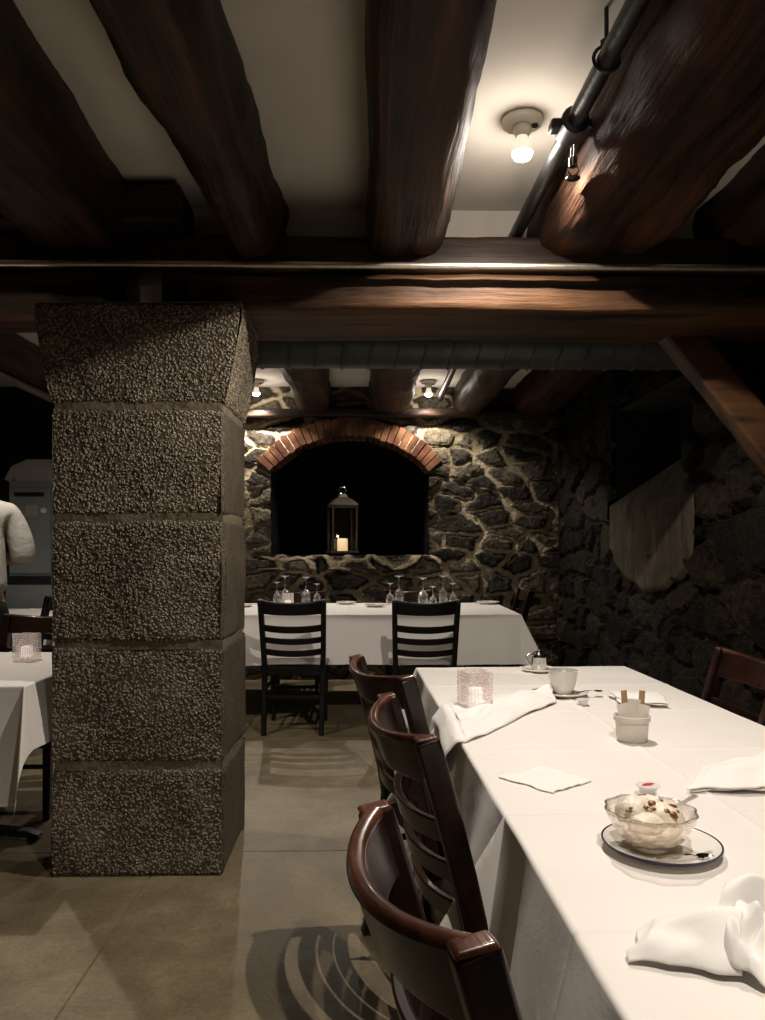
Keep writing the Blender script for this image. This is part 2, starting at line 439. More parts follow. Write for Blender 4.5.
# floor: cast slabs with grooves
f = MB()
JX = [XL, -2.1, -.83, .9, XR]; JY = [YB, .55, 3.16, 5.0, YF]
g = .004
for i in range(len(JX) - 1):
    for j in range(len(JY) - 1):
        x0, x1, y0, y1 = JX[i] + g, JX[i+1] - g, JY[j] + g, JY[j+1] - g
        sk = .10
        f.add([(x0 + sk*(y0-2.5)*-.9*(1 if i == 2 else 0)*0, y0, 0), (x1, y0, 0), (x1, y1, 0), (x0, y1, 0),
               (x0 - g, y0 - g, -.008), (x1 + g, y0 - g, -.008), (x1 + g, y1 + g, -.008), (x0 - g, y1 + g, -.008)],
              [(0,1,2,3), (0,4,5,1), (1,5,6,2), (2,6,7,3), (3,7,4,0)])
fb = MB().box(((XL+XR)/2, (YB+YF)/2, -.05), (XR-XL, YF-YB, .08))
f.add(fb.v, fb.f)
struct(f.build('floor', M['concrete'], smooth=0))

# ceilings
struct(MB().box(((XL+XR)/2, (YB+3.25)/2, ZC1+.05), (XR-XL, 3.25-YB, .1)).build('ceiling', M['ceil'], smooth=0))
struct(MB().box(((XL+XR)/2, (3.25+YF+.9)/2, ZC2+.056), (XR-XL, YF+.9-3.25, .1)).build('ceiling', M['ceil'], smooth=0))
# white infill above the cross beam
struct(MB().box(((XL+XR)/2, 3.22, 2.565), (XR-XL, .06, .2)).build('trim_1', M['ceil'], smooth=0))

# far stone wall with arched fireplace opening
NX0, NX1, NS, NSP = -.905, .565, 1.157, 1.96     # niche sides, sill, springing
NC = (NX0 + NX1) / 2; NH = (NX1 - NX0) / 2; RISE = .325
RAD = (NH*NH + RISE*RISE) / (2*RISE); CZ = NSP + RISE - RAD
def in_arch(x, z, pad=0):
    if not (NX0 - pad < x < NX1 + pad and z > NS - pad): return False
    return z < NSP or (x-NC)**2 + (z-CZ)**2 < (RAD+pad)**2 and z < NSP + RISE + pad
XW = -1.7
W = XR - XW; NU, NV = int(W / .018), int(2.78 / .018)
def wp(u, v):
    x, z = XW + u*W, v*2.78
    return (x, YF, z)
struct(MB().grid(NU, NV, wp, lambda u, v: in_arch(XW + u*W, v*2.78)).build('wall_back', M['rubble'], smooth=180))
# niche lining
n = MB(); outline = [(NX0, NS)] + [(NC - math.sin(a)*RAD, CZ + math.cos(a)*RAD) for a in [math.asin(NH/RAD)*(1 - 2*i/24) for i in range(25)]] + [(NX1, NS)]
Y0, Y1 = YF - .02, YF + .75
vs = [(x, Y0, z) for x, z in outline] + [(x, Y1, z) for x, z in outline]; k = len(outline)
n.add(vs, [(i, (i+1) % k, k + (i+1) % k, k + i) for i in range(k)] + [tuple(range(k, 2*k))])
struct(n.build('wall_niche', M['shade_black'], smooth=30))  # darkness inside the niche is put into the lining's colour
# sill of rough stones in front of the niche
s = MB().grid(80, 10, lambda u, v: (NX0 - .12 + u*(NX1-NX0+.24), YF + .10 - .17*min(1, v*1.4), NS + .015*nz(u*9, v*3, 1) + .012 - max(0, v-.7)*.45), None)
struct(s.build('window_sill', M['rubble'], smooth=180))
# brick arch: two mortared courses of wedge bricks
b = MB(); mo = MB(); NBR = 27; half = math.asin(NH/RAD) + .02
for i in range(NBR):
    a0 = -half + 2*half*(i + .06)/NBR; a1 = -half + 2*half*(i + .94)/NBR
    ro = RAD + .165 + random.uniform(-.012, .012); yo = YF - .075 + random.uniform(-.008, .008); ri = RAD - .004 + random.uniform(-.008, .004)
    q = []
    for yy in (yo, YF + .30):
        for (a, r) in ((a0, ri), (a1, ri), (a1, ro), (a0, ro)): q.append((NC + math.sin(a)*r, yy, CZ + math.cos(a)*r))
    b.add(q, [(0,1,2,3), (7,6,5,4), (0,4,5,1), (1,5,6,2), (2,6,7,3), (3,7,4,0)])
for i in range(40):
    a0 = -half + 2*half*i/40; a1 = -half + 2*half*(i+1)/40; q = []
    for yy in (YF - .055, YF + .29):
        for (a, r) in ((a0, RAD + .008), (a1, RAD + .008), (a1, RAD + .155), (a0, RAD + .155)): q.append((NC + math.sin(a)*r, yy, CZ + math.cos(a)*r))
    mo.add(q, [(0,1,2,3), (7,6,5,4), (0,4,5,1), (2,6,7,3)])
arch = thing('brick_arch', 'orange brick arch over the dark fireplace niche', 'arch', kind='structure')
b.build('brick_course', M['brick'], arch, smooth=0, bevel=.006); mo.build('mortar_bed', M['mortar'], arch, smooth=30)

# right stone wall with deep recess
H2 = 2.75; L = YF - YB; NU2, NV2 = int(L/.025), int(H2/.025)
RY0, RY1, RZ0, RZ1 = 4.28, 5.62, 1.54, 2.25
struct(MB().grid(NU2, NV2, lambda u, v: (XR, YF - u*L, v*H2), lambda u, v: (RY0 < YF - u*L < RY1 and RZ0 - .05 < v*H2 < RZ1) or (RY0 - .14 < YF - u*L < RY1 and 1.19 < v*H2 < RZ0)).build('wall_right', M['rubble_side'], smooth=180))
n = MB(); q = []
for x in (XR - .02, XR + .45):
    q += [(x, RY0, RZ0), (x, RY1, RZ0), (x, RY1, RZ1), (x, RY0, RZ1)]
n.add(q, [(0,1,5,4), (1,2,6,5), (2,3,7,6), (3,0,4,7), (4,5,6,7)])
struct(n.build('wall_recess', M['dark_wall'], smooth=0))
# plaster patch below the recess, ragged lower edge, and the plastered splay that rises into it
def patch(u, v):
    y = RY0 - .14 + u*(RY1-RY0+.12)
    zb = 1.16 - .20*math.sin(min(1, max(0, (u-.05)/.9))*PI)**.7 + .05*nz(y*5, 2, 0) + .1*max(0, u-.85)*4
    return (XR - .075 - .006*nz(y*3, v*4, 1) + (.03 if v == 0 else 0), y, zb + v*(RZ0-zb))
struct(MB().grid(50, 24, patch).build('trim_2', M['plaster'], smooth=180))
sp = MB(); A = (XR - .075, RY1, RZ0); B = (XR - .075, RY0 - .14, RZ0); C_ = (XR + .22, RY0 - .05, RZ0 + .42)
sp.add([A, B, C_, (XR + .30, RY1, RZ0 + .02)], [(0,1,2), (0,2,3)])
struct(sp.build('trim_3', M['plaster'], smooth=0))

struct(MB().box(((XL+XW)/2, YF + .05, 1.4), (XW-XL, .1, 2.8)).build('wall_back', M['dark_wall'], smooth=0))
# unseen walls close the cellar
struct(MB().box((XL - .05, (YB+YF)/2, 1.4), (.1, YF-YB, 2.8)).build('wall_left', M['dark_wall'], smooth=0))
struct(MB().box(((XL+XR)/2, YB - .05, 1.4), (XR-XL, .1, 2.8)).build('wall_front', M['dark_wall'], smooth=0))

# ------------------------------------------------------------------ timbers
def timber(name, mat, p0, p1, w, h, w1=None, h1=None, rough=.012, roundness=3.2, seed=0, step=.04, parent=None, lump=1.0):
    """hewn timber between two end points (centre line), superellipse section with adze marks"""
    p0, p1 = Vector(p0), Vector(p1); Ln = (p1-p0).length; t = (p1-p0)/Ln
    up = Vector((0,0,1)) if abs(t.z) < .9 else Vector((1,0,0))
    sd = t.cross(up).normalized(); up = sd.cross(t)
    w1 = w1 or w; h1 = h1 or h
    N = 36; K = max(2, int(Ln/step)); m = MB(); vs, fs = [], []
    for j in range(K + 1):
        s = j / K; c = p0 + t*(Ln*s); ww = w + (w1-w)*s; hh = h + (h1-h)*s
        wob = sd*(.02*lump*nz(s*Ln*.9, seed, 1)) + up*(.012*lump*nz(s*Ln*1.1, seed, 7))
        for i in range(N):
            a = 2*PI*i/N; ca, sa = math.cos(a), math.sin(a)
            e = 2 / roundness
            u = math.copysign(abs(ca)**e, ca)*ww/2; v = math.copysign(abs(sa)**e, sa)*hh/2
            d = rough*1.25*(nz(u*9 + seed*3, v*9, s*Ln*2.2) + .6*nz(u*22, v*22 + seed, s*Ln*5) + .35*nz(u*40, v*40 + seed, s*Ln*14))
            r = Vector((u, v)).length or 1
            u += d*u/r; v += d*v/r
            vs.append(c + wob + sd*u + up*v)
    for j in range(K):
        for i in range(N):
            k = (i+1) % N; fs.append((j*N+i, j*N+k, (j+1)*N+k, (j+1)*N+i))
    fs.append(tuple(range(N-1, -1, -1))); fs.append(tuple(K*N+i for i in range(N)))
    m.add(vs, fs)
    return m.build(name, mat, parent, smooth=50)
def joist(label, mat, X0, X1, w0, w1, y0, y1, zb, zt, seed, rnd=3.2, rough=.012):
    h = zt - zb
    o = timber('ceiling_joist', mat, (X0, y0, zb + h/2), (X1, y1, zb + h/2), w0, h, w1, h, rough, rnd, seed)
    return tag(o, label, 'beam', 'old joists under the ceiling', 'structure')
ZB = 2.40
joist('broad dark joist in the top left corner of the ceiling', M['joist'], -1.09, -1.13, .42, .42, -.2, 3.18, ZB, 2.76, 1)
joist('dark knotty joist tapering between the corner joist and the middle one', M['joist'], -.575, -.437, .25, .205, -.2, 3.2, ZB - .02, 2.76, 2, 2.7, .018)
joist('straight middle joist with a glossy highlight left of the bare bulb', M['joist'], .14, .145, .275, .30, -.2, 3.2, ZB - .01, 2.74, 3, 4.5, .008)
joist('rough hewn joist beside the black sprinkler pipe', M['joist_red'], .87, .83, .36, .34, -.2, 3.2, ZB - .01, 2.78, 4, 2.8, .02)
joist('rough hewn joist pressed against the joist by the sprinkler pipe', M['joist_red'], 1.06, 1.03, .32, .30, -.2, 3.2, ZB + .005, 2.76, 5, 2.8, .02)
joist('dark joist by the right stone wall near the ceiling edge', M['joist'], 1.62, 1.60, .46, .46, -.2, 3.2, ZB + .02, 2.78, 6, 2.8, .016)
# bay beyond the cross beam
ZF = 2.47
joist('short far joist above the left half of the brick arch', M['joist'], -.47, -.50, .34, .32, 3.3, 7.15, ZF, 2.8, 11)
joist('short far joist above the crown of the brick arch', M['joist'], .2, .205, .36, .36, 3.3, 7.15, ZF, 2.8, 12, 4)
joist('short far joist right of the right far bulb', M['joist'], .95, .95, .34, .30, 3.3, 7.15, ZF, 2.8, 13, 2.6)
joist('short far joist towards the corner of the stone walls', M['joist_red'], 1.55, 1.55, .36, .40, 3.3, 7.15, ZF - .02, 2.8, 14, 2.6)
joist('far joist over the left bay behind the pillar', M['joist'], -1.26, -1.26, .36, .36, 3.3, 7.15, ZF, 2.8, 15)
joist('far joist at the far left of the left bay', M['joist'], -2.6, -2.6, .34, .34, 3.3, 7.15, ZF, 2.8, 16)
# lintel along the far wall
tag(timber('wall_plate', M['beam_dark'], (-1.6, 7.10, 2.478), (XR - .02, 7.10, 2.478), .13, .075, rough=.006, roundness=5, seed=21), 'dark timber plate along the top of the far stone wall', 'beam', kind='structure')
# cross beam: upper plate full width, lower timbers to the left and right of the pillar head
tag(timber('cross_beam', M['beam_dark'], (XL, 3.11, 2.405), (XR + .02, 3.11, 2.405), .24, .145, rough=.007, roundness=6, seed=31), 'upper dark timber crossing the room behind the metal rail', 'beam', kind='structure')
tag(timber('cross_beam', M['beam'], (-.70, 3.25, 2.258), (XR + .02, 3.25, 2.258), .50, .155, rough=.010, roundness=7, seed=32), 'heavy brown cross beam running right from the pillar head', 'beam', kind='structure')
tag(timber('cross_beam', M['beam'], (XL, 3.16, 2.282), (-1.05, 3.16, 2.282), .30, .105, rough=.007, roundness=6, seed=33), 'shorter brown beam ending left above the pillar', 'beam', kind='structure')
tag(timber('timber_block', M['beam_dark'], (-1.9, 3.03, 2.55), (-.715, 3.03, 2.55), .26, .15, rough=.007, roundness=7, seed=34), 'dark sawn timber block lying on the beam left of the middle', 'beam', kind='structure')
tag(MB().box((-.985, 3.12, 2.26), (.07, .2, .15)).build('packing_post', M['beam_dark'], smooth=0, bevel=.006), 'short dark post on the left of the pillar head', 'post', kind='structure')
tag(MB().box((-.76, 3.12, 2.26), (.10, .2, .15)).build('packing_post', M['beam_dark'], smooth=0, bevel=.006), 'short dark post on the right of the pillar head', 'post', kind='structure')
# diagonal brace at the right, with its darker far cheek
br = timber('diagonal_brace', M['brace'], (1.37, 3.42, 2.24), (1.89, 3.42, 1.60), .12, .155, rough=.004, roundness=8, seed=41)
tag(br, 'orange brown diagonal brace between the cross beam and right wall', 'brace', kind='structure')
tag(timber('diagonal_brace', M['beam_dark'], (1.52, 3.56, 2.24), (1.89, 3.56, 1.80), .14, .17, rough=.004, roundness=8, seed=42), 'dark red brace just behind the orange brown brace', 'brace', kind='structure')
# beam in the left bay
tag(timber('cross_beam', M['brace'], (-3.6, 4.5, 2.56), (-1.3, 4.5, 2.56), .2, .09, rough=.006, roundness=6, seed=43), 'thin orange beam deep in the left bay beside the pillar head', 'beam', kind='structure')

# ------------------------------------------------------------------ stone pillar
PX0, PX1, PY0, PY1 = -1.195, -.547, 2.925, 3.41
pil = thing('stone_pillar', 'rough grey pillar of four stacked granite blocks under a flared capital', 'pillar', ((PX0+PX1)/2, (PY0+PY1)/2, 0), kind='structure')
hx, hy = (PX1-PX0)/2, (PY1-PY0)/2
def block(z0, z1, name, seed, flare=0.0, taper=0.0):
    m = MB(); st = .0055; NZ_ = int((z1-z0)/st)
    def face(p, q, nrm, cols):
        def fn(u, v):
            z = z0 + v*(z1-z0); fl = flare*max(0, min(1, v*1.18))**.8 if flare else 0
            edge = .014*(1 - min(1, min(v, 1-v)/.05))**2
            x = p[0] + (q[0]-p[0])*u; y = p[1] + (q[1]-p[1])*u
            k = 1 + fl/hx
            x *= k; y *= (1 + fl*.25/hy)
            lump = .010*nz(x*4 + seed, y*4, z*4)
            return (x + nrm[0]*(lump-edge), y + nrm[1]*(lump-edge), z)
        m.grid(cols, NZ_, fn)
    return m, face
blocks = [(0.0, .411), (.429, .872), (.888, 1.356), (1.372, 1.780)]
for i, (z0, z1) in enumerate(blocks):
    m, face = block(z0, z1, 'stone_block', i*5.1)
    face((-hx, -hy), (hx - .012, -hy), (0,-1), int(2*hx/.0055))
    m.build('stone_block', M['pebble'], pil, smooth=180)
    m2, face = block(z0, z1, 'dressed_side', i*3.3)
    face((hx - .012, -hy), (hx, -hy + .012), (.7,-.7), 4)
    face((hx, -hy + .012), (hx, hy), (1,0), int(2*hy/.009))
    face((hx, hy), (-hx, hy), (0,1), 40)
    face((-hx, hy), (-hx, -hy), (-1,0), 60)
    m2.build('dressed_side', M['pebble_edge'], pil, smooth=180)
m, face = block(1.796, 2.178, 'capital', 9, flare=.062)
face((-hx, -hy), (hx, -hy), (0,-1), int(2.2*hx/.0055)); face((hx, -hy), (hx, hy), (1,0), int(2*hy/.0055)); face((hx, hy), (-hx, hy), (0,1), 40); face((-hx, hy), (-hx, -hy), (-1,0), 60)
kx, ky = hx + .066, hy + .02
m.add([(-kx, -ky, 2.176), (kx, -ky, 2.176), (kx, ky, 2.176), (-kx, ky, 2.176)], [(0,1,2,3)])
m.build('capital', M['pebble'], pil, smooth=180)
j = MB()
for z in (.42, .88, 1.364, 1.788):
    j.grid(60, 1, lambda u, v: (-hx + .006 + u*(2*hx - .012), -hy + .006 + .004*nz(u*9, z*7, v), z - .018 + v*.036))
    j.box((0, .004, z), (2*hx - .016, 2*hy - .016, .04))
j.build('mortar_joint', M['joint'], pil, smooth=40)

# ------------------------------------------------------------------ pipes, rail, duct
tag(MB().tube([(XL, 2.91, 2.322), (-1, 2.91, 2.322), (XR - .02, 2.91, 2.322)], .0125, 14).build('metal_rail', M['rail']), 'thin shiny metal rail running across in front of the cross beam', 'rail')
pts = [(.66, -.3, 2.52), (.637, 1.0, 2.52), (.624, 1.76, 2.52), (.608, 2.5, 2.515), (.596, 3.2, 2.515), (.62, 5.0, 2.56), (.66, 7.0, 2.60)]
pp = thing('sprinkler_pipe', 'black sprinkler pipe hung below the ceiling beside the bare bulb', 'pipe')
MB().tube(pts, .026, 16).build('pipe_run', M['pipe'], pp)
c = Vector((.613, 2.29, 2.517)); d = Vector((-.016, .74, -.002)).normalized()
MB().tube([c - d*.045, c - d*.04, c + d*.04, c + d*.045], .042, 16, scl=[.8,1,1,.8]).build('coupling', M['black_metal'], pp)
for k in (-1, 1): MB().box(c + Vector((k*.05, 0, .0)), (.035, .05, .03)).build('coupling_bolt', M['black_metal'], pp, bevel=.008)
h = MB().tube([c + Vector((.012, .03, -.03)), c + Vector((.014, .04, -.075))], .009, 10).tube([c + Vector((.014, .04, -.075)), c + Vector((.014, .04, -.10))], .014, 12)
for k in (-1, 1): h.tube([c + Vector((.014 + k*.013, .04, -.10)), c + Vector((.014 + k*.017, .04, -.115)), c + Vector((.014, .04, -.135))], .003, 6)
h.lathe([(.0, 0), (.022, .001), (.022, .003), (0, .003)], 16, c + Vector((.014, .04, -.138))); h.build('sprinkler_head', M['steel'], pp)
hg = MB(); hc = Vector((.620, 1.98, 2.52)); N = 16
hg.tube([hc + Vector((.034*math.cos(2*PI*i/N), 0, .034*math.sin(2*PI*i/N) + .004)) for i in range(N+1)], .005, 6, ref=(0,1,0))
hg.tube([hc + Vector((0,0,.036)), hc + Vector((0,0,.137))], .006, 8); hg.lathe([(.016,0),(.016,.012)], 6, hc + Vector((0,0,.04))); hg.build('pipe_hanger', M['black_metal'], pp)

# spiral duct
dc = MB(); prof = []; x = -1.15
vs, fs = [], []; N = 40; xs = []
x = -1.15
while x < 1.82:
    xs += [(x, .118), (x + .118, .118), (x + .121, .124), (x + .129, .124)]; x += .132
for (x, r) in xs:
    for i in range(N):
        a = 2*PI*i/N; vs.append((x + .03*math.sin(a), 3.80 + r*math.cos(a), 2.255 + r*math.sin(a)))
for jj in range(len(xs)-1):
    for i in range(N):
        k = (i+1) % N; fs.append((jj*N+i, jj*N+k, (jj+1)*N+k, (jj+1)*N+i))
dc.add(vs, fs)
tag(dc.build('spiral_duct', M['duct']), 'dark grey spiral duct running behind the cross beam', 'duct')
hp = thing('hanging_pipe', 'pale service pipe hung overhead in the dark left bay', 'pipe')
MB().tube([(-2.55, 4.2, 2.438), (-2.55, 7.1, 2.438)], .03, 12).build('pipe_run', M['conduit'], hp)
for y in (4.7, 5.8, 6.8): MB().box((-2.55, y, 2.60), (.02, .03, .27)).build('strap', M['black_metal'], hp, smooth=0)
tag(MB().tube([(XR - .045, YF - .05, 0), (XR - .045, YF - .05, 2.3)], .02, 10).build('corner_shade_rod', M['shade_black']), 'thin black rod added for the shadow gap in the corner of the stone walls', 'pipe')  # added black rod stands in for the shadow gap between the walls

# ------------------------------------------------------------------ lamps
def lamp(label, x, y, zc, first=None):
    if first: return dup(first, (x, y, zc), 0, label)
    t = thing('ceiling_light', label, 'light', (x, y, zc), 0, 'bare bulbs in ceiling lampholders')
    MB().lathe([(.0,0), (.062,0), (.068,-.006), (.066,-.018), (.05,-.024), (.0,-.024)], 40).build('ceiling_plate', M['socket'], t)
    MB().lathe([(.026,-.022), (.03,-.030), (.026,-.05), (.022,-.058), (.021,-.06)], 28).build('lampholder', M['socket'], t)
    MB().lathe([(.011,-.004),(.011,.004)], 10, (.04, -.01, -.026)).build('pull_switch', M['black_metal'], t)
    bb = MB().lathe([(.018,-.055), (.020,-.07), (.024,-.082), (.030,-.098), (.034,-.108), (.034,-.112)], 28).build('bulb', M['bulb_glass'], t)
    MB().lathe([(.034,-.112), (.0335,-.118), (.028,-.128), (.016,-.135), (0,-.137)], 28).build('bulb_lens', M['bulb_lit'], bb)
    return t
L1 = lamp('lit bare bulb on a round holder beside the black sprinkler pipe', .505, 2.50, ZC1)
lamp('small lit far bulb right of the joist over the brick arch', .545, 6.88, ZC2, L1)
lamp('small lit far bulb peeping out beside the pillar capital', -1.0, 6.88, ZC2, L1)
lamp('bulb over the left bay table, outside the picture', -1.75, 3.75, ZC2, L1)
lamp('bulb over the near end of the row of tables, outside the picture', .50, .58, ZC1, L1)
LC = (1, .90, .79)
def bulb_light(loc, power, up, cone=150, blend=.6, r=.015):
    """reflector bulb: a wide beam from the lens and a little light leaking all round"""
    d = bpy.data.lights.new('bulb_beam', 'SPOT'); d.energy = power; d.spot_size = R(cone); d.spot_blend = blend; d.shadow_soft_size = r; d.color = LC
    o = bpy.data.objects.new('bulb_beam', d); COL.objects.link(o); o.location = loc
    d = bpy.data.lights.new('bulb_spill', 'POINT'); d.energy = up; d.shadow_soft_size = .02; d.color = LC
    o = bpy.data.objects.new('bulb_spill', d); COL.objects.link(o); o.location = loc
bulb_light((.505, 2.50, ZC1 - .165), 108, 5.5, 164, .45, .006)
bulb_light((.545, 6.88, ZC2 - .165), 72, 4, 132, .35)
bulb_light((-1.0, 6.88, ZC2 - .165), 82, 4, 132, .35)
bulb_light((-1.75, 3.75, ZC2 - .165), 72, 2, 168, .7)
bulb_light((.50, .58, ZC1 - .165), 92, 7, 134, .7)

# ------------------------------------------------------------------ tables and cloths
def tablecloth(name, label, loc, rz, hx, hy, over, seed, tips, zt, group='white tablecloths', crease=True, fold=.018, k=9):
    """over = overhang (-x, +x, -y, +y); tips: {(sx, sy): (dirx, diry, reach)} how each corner flap swings out"""
    ol, orr, of, ob = over; rr = .007; st = .018
    def lines(h, lo, hi):
        q = set()
        for k2 in range(int((2*h+lo+hi)/st) + 1): q.add(round(-h - lo + k2*st, 5))
        for e in (-h, h):
            for d2 in (-.006, -.002, 0, .002, .004, .006, .0085, .011, .015, .020): q.add(round(e + (d2 if e > 0 else -d2), 5))
        for d2 in (-.012, -.006, -.003, 0, .003, .006, .012): q.add(d2)
        return sorted(x for x in q if -h - lo - 1e-6 <= x <= h + hi)
    US, VS = lines(hx, ol, orr), lines(hy, of, ob); nu, nv = len(US) - 1, len(VS) - 1
    def run(s):
        if s <= 0: return 0, 0
        if s < rr*PI/2: return rr*math.sin(s/rr), rr*(1-math.cos(s/rr))
        return rr, rr + s - rr*PI/2
    def fn(a, b):
        u = US[int(round(a*nu))]; v = VS[int(round(b*nv))]
        sx = 1 if u > 0 else -1; sy = 1 if v > 0 else -1
        du = max(0, abs(u)-hx); dv = max(0, abs(v)-hy)
        x = max(-hx, min(hx, u)); y = max(-hy, min(hy, v))
        z = zt + .0016*nz(u*5 + seed, v*5, 1) + .0011*nz(u*11, v*3 + seed, 4) + .0015
        if crease:
            z += .0030*math.exp(-(u/.006)**2) + .0022*math.exp(-(v/.006)**2)
        if du > 0 and dv == 0:
            o, d = run(du); amp = fold*min(1, du/.25)
            edge = min(1, (hy-abs(v))/.12)
            o += amp*(.9 + math.sin(v*k + seed*2) + .5*math.sin(v*k*2.3 + seed))*(.35+.65*edge) + .13*du
            return (x + sx*o, y, z - d)
        if dv > 0 and du == 0:
            o, d = run(dv); amp = fold*min(1, dv/.25); edge = min(1, (hx-abs(u))/.12)
            o += amp*(.9 + math.sin(u*k + seed) + .5*math.sin(u*k*2.1 + seed*3))*(.35+.65*edge) + .13*dv
            return (x, y + sy*o, z - d)
        if du > 0 and dv > 0:
            r = math.hypot(du, dv); th = math.atan2(dv, du); o, d = run(r)
            tip = tips.get((sx, sy), (.7, .7, .42)); w = math.sin(2*th)
            w = math.copysign(abs(w)**1.2, w)
            p = r*tip[2]*w
            base = .35*fold*min(1, r/.25) + .13*r
            ox = sx*((o + base)*math.cos(th) + p*tip[0]); oy = sy*((o + base)*math.sin(th) + p*tip[1])
            dd = math.sqrt(max(d*d - p*p*.9, (d*.5)**2)) if d > 0 else 0
            return (x + ox, y + oy, z - dd)
        return (x, y, z)
    o = MB().grid(nu, nv, fn).build(name, M['cloth'], smooth=180, loc=loc, rot=(0,0,rz))
    return tag(o, label, 'tablecloth', group)

def table(label, loc, rz, hx, hy, zt, legs=None, group='tables under white cloths'):
    t = thing('dining_table', label, 'table', loc, rz, group)
    MB().box((0,0,zt-.016), (2*hx, 2*hy, .03)).build('table_top', M['table'], t, smooth=0, bevel=.004)
    if legs:
        for (x, y) in legs: MB().box((x, y, (zt-.03)/2), (.06, .06, zt-.03)).build('leg', M['ebony'], t, smooth=0, bevel=.004)
    else:
        MB().lathe([(.035,.05),(.035,zt-.04),(.12,zt-.035),(.12,zt-.031)], 24).build('pedestal', M['black_metal'], t)
        for a in (0, PI/2):
            MB().sweep([(-.33,0,.012),(-.28,0,.03),(-.05,0,.055),(.05,0,.055),(.28,0,.03),(.33,0,.012)], [(-.032,-.012),(.032,-.012),(.026,.014),(-.026,.014)]).build('foot_bar', M['black_metal'], t, smooth=30, bevel=.004, rot=(0,0,a))
    return t
TZ = .738
TA = R(1.9)
ca, sa = math.cos(TA), math.sin(TA)
def row(lx, ly):   # point of the near row of tables: lx from its left edge, ly back from its far edge
    return (.212 + lx*ca + ly*sa, 3.245 + lx*sa - ly*ca, 0)
HX = .444
def rowtable(ly0, ly1, label, clabel, over, seed, tips):
    hy = (ly1-ly0)/2; c = row(HX, (ly0+ly1)/2)
    table(label, c, TA, HX - .004, hy - .004, TZ)
    tablecloth('tablecloth', clabel, (c[0], c[1], 0), TA, HX, hy, over, seed, tips, TZ)
rowtable(0, .870, 'far table of the near row, under the cloth with the cup', 'white tablecloth under the coffee cup and glass candle block', (.26,.26,.035,.27), 1.0, {(-1,1): (.8,.5,.35), (-1,-1): (.9,0,.2), (1,1): (.7,.5,.4)})
rowtable(.884, 1.765, 'middle table of the near row, under the cloth with the ramekin', 'white tablecloth under the packet ramekin and flat paper napkin', (.265,.26,.035,.27), 2.3, {(-1,1): (1.0,-.2,.48), (-1,-1): (.9,0,.2), (1,1): (.9,.0,.4)})
rowtable(1.779, 2.66, 'near table of the row, under the cloth with the dessert', 'white tablecloth under the dessert plate and crumpled front napkin', (.265,.26,.27,.27), 3.9, {(-1,1): (1.0,-.25,.44), (-1,-1): (.7,.7,.45), (1,1): (.9,0,.4)})

# far table
FX0, FX1, FY0, FY1, FZ = -1.40, 1.10, 5.52, 6.62, .757
fc = ((FX0+FX1)/2, (FY0+FY1)/2, 0)
table('long far table standing before the fireplace wall', fc, 0, (FX1-FX0)/2 - .005, (FY1-FY0)/2 - .005, FZ,
      legs=[(-1.15, -.50), (1.15, -.50), (-1.15, .50), (1.15, .50)])
tablecloth('tablecloth', 'long white tablecloth on the far table set with wine glasses', (fc[0], fc[1], 0), 0, (FX1-FX0)/2, (FY1-FY0)/2, (.34,.34,.355,.3), 5.2,
           {(1,-1): (.55,.35,.50), (-1,-1): (.7,.7,.4)}, FZ, fold=.030, k=4.2)
# left table
LX1, LY0, LY1 = -1.275, 2.86, 3.75
lc = (LX1 - .46, (LY0+LY1)/2, 0)
table('left table beside the stone pillar', lc, 0, .455, (LY1-LY0)/2 - .005, TZ)
tablecloth('tablecloth', 'white tablecloth hanging to a point beside the stone pillar', (lc[0], lc[1], 0), 0, .46, (LY1-LY0)/2, (.3,.24,.43,.28), 7.7,
           {(1,-1): (.06,.75,.40)}, TZ, fold=.012, k=6)
# table deep in the left bay
bc = (-2.75, 6.0, 0)
table('small table deep in the left bay behind the standing person', bc, 0, .40, .33, TZ)
tablecloth('tablecloth', 'white tablecloth deep in the left bay below the grey cabinet', (bc[0], bc[1], 0), 0, .405, .335, (.2,.2,.22,.2), 9.1, {}, TZ)

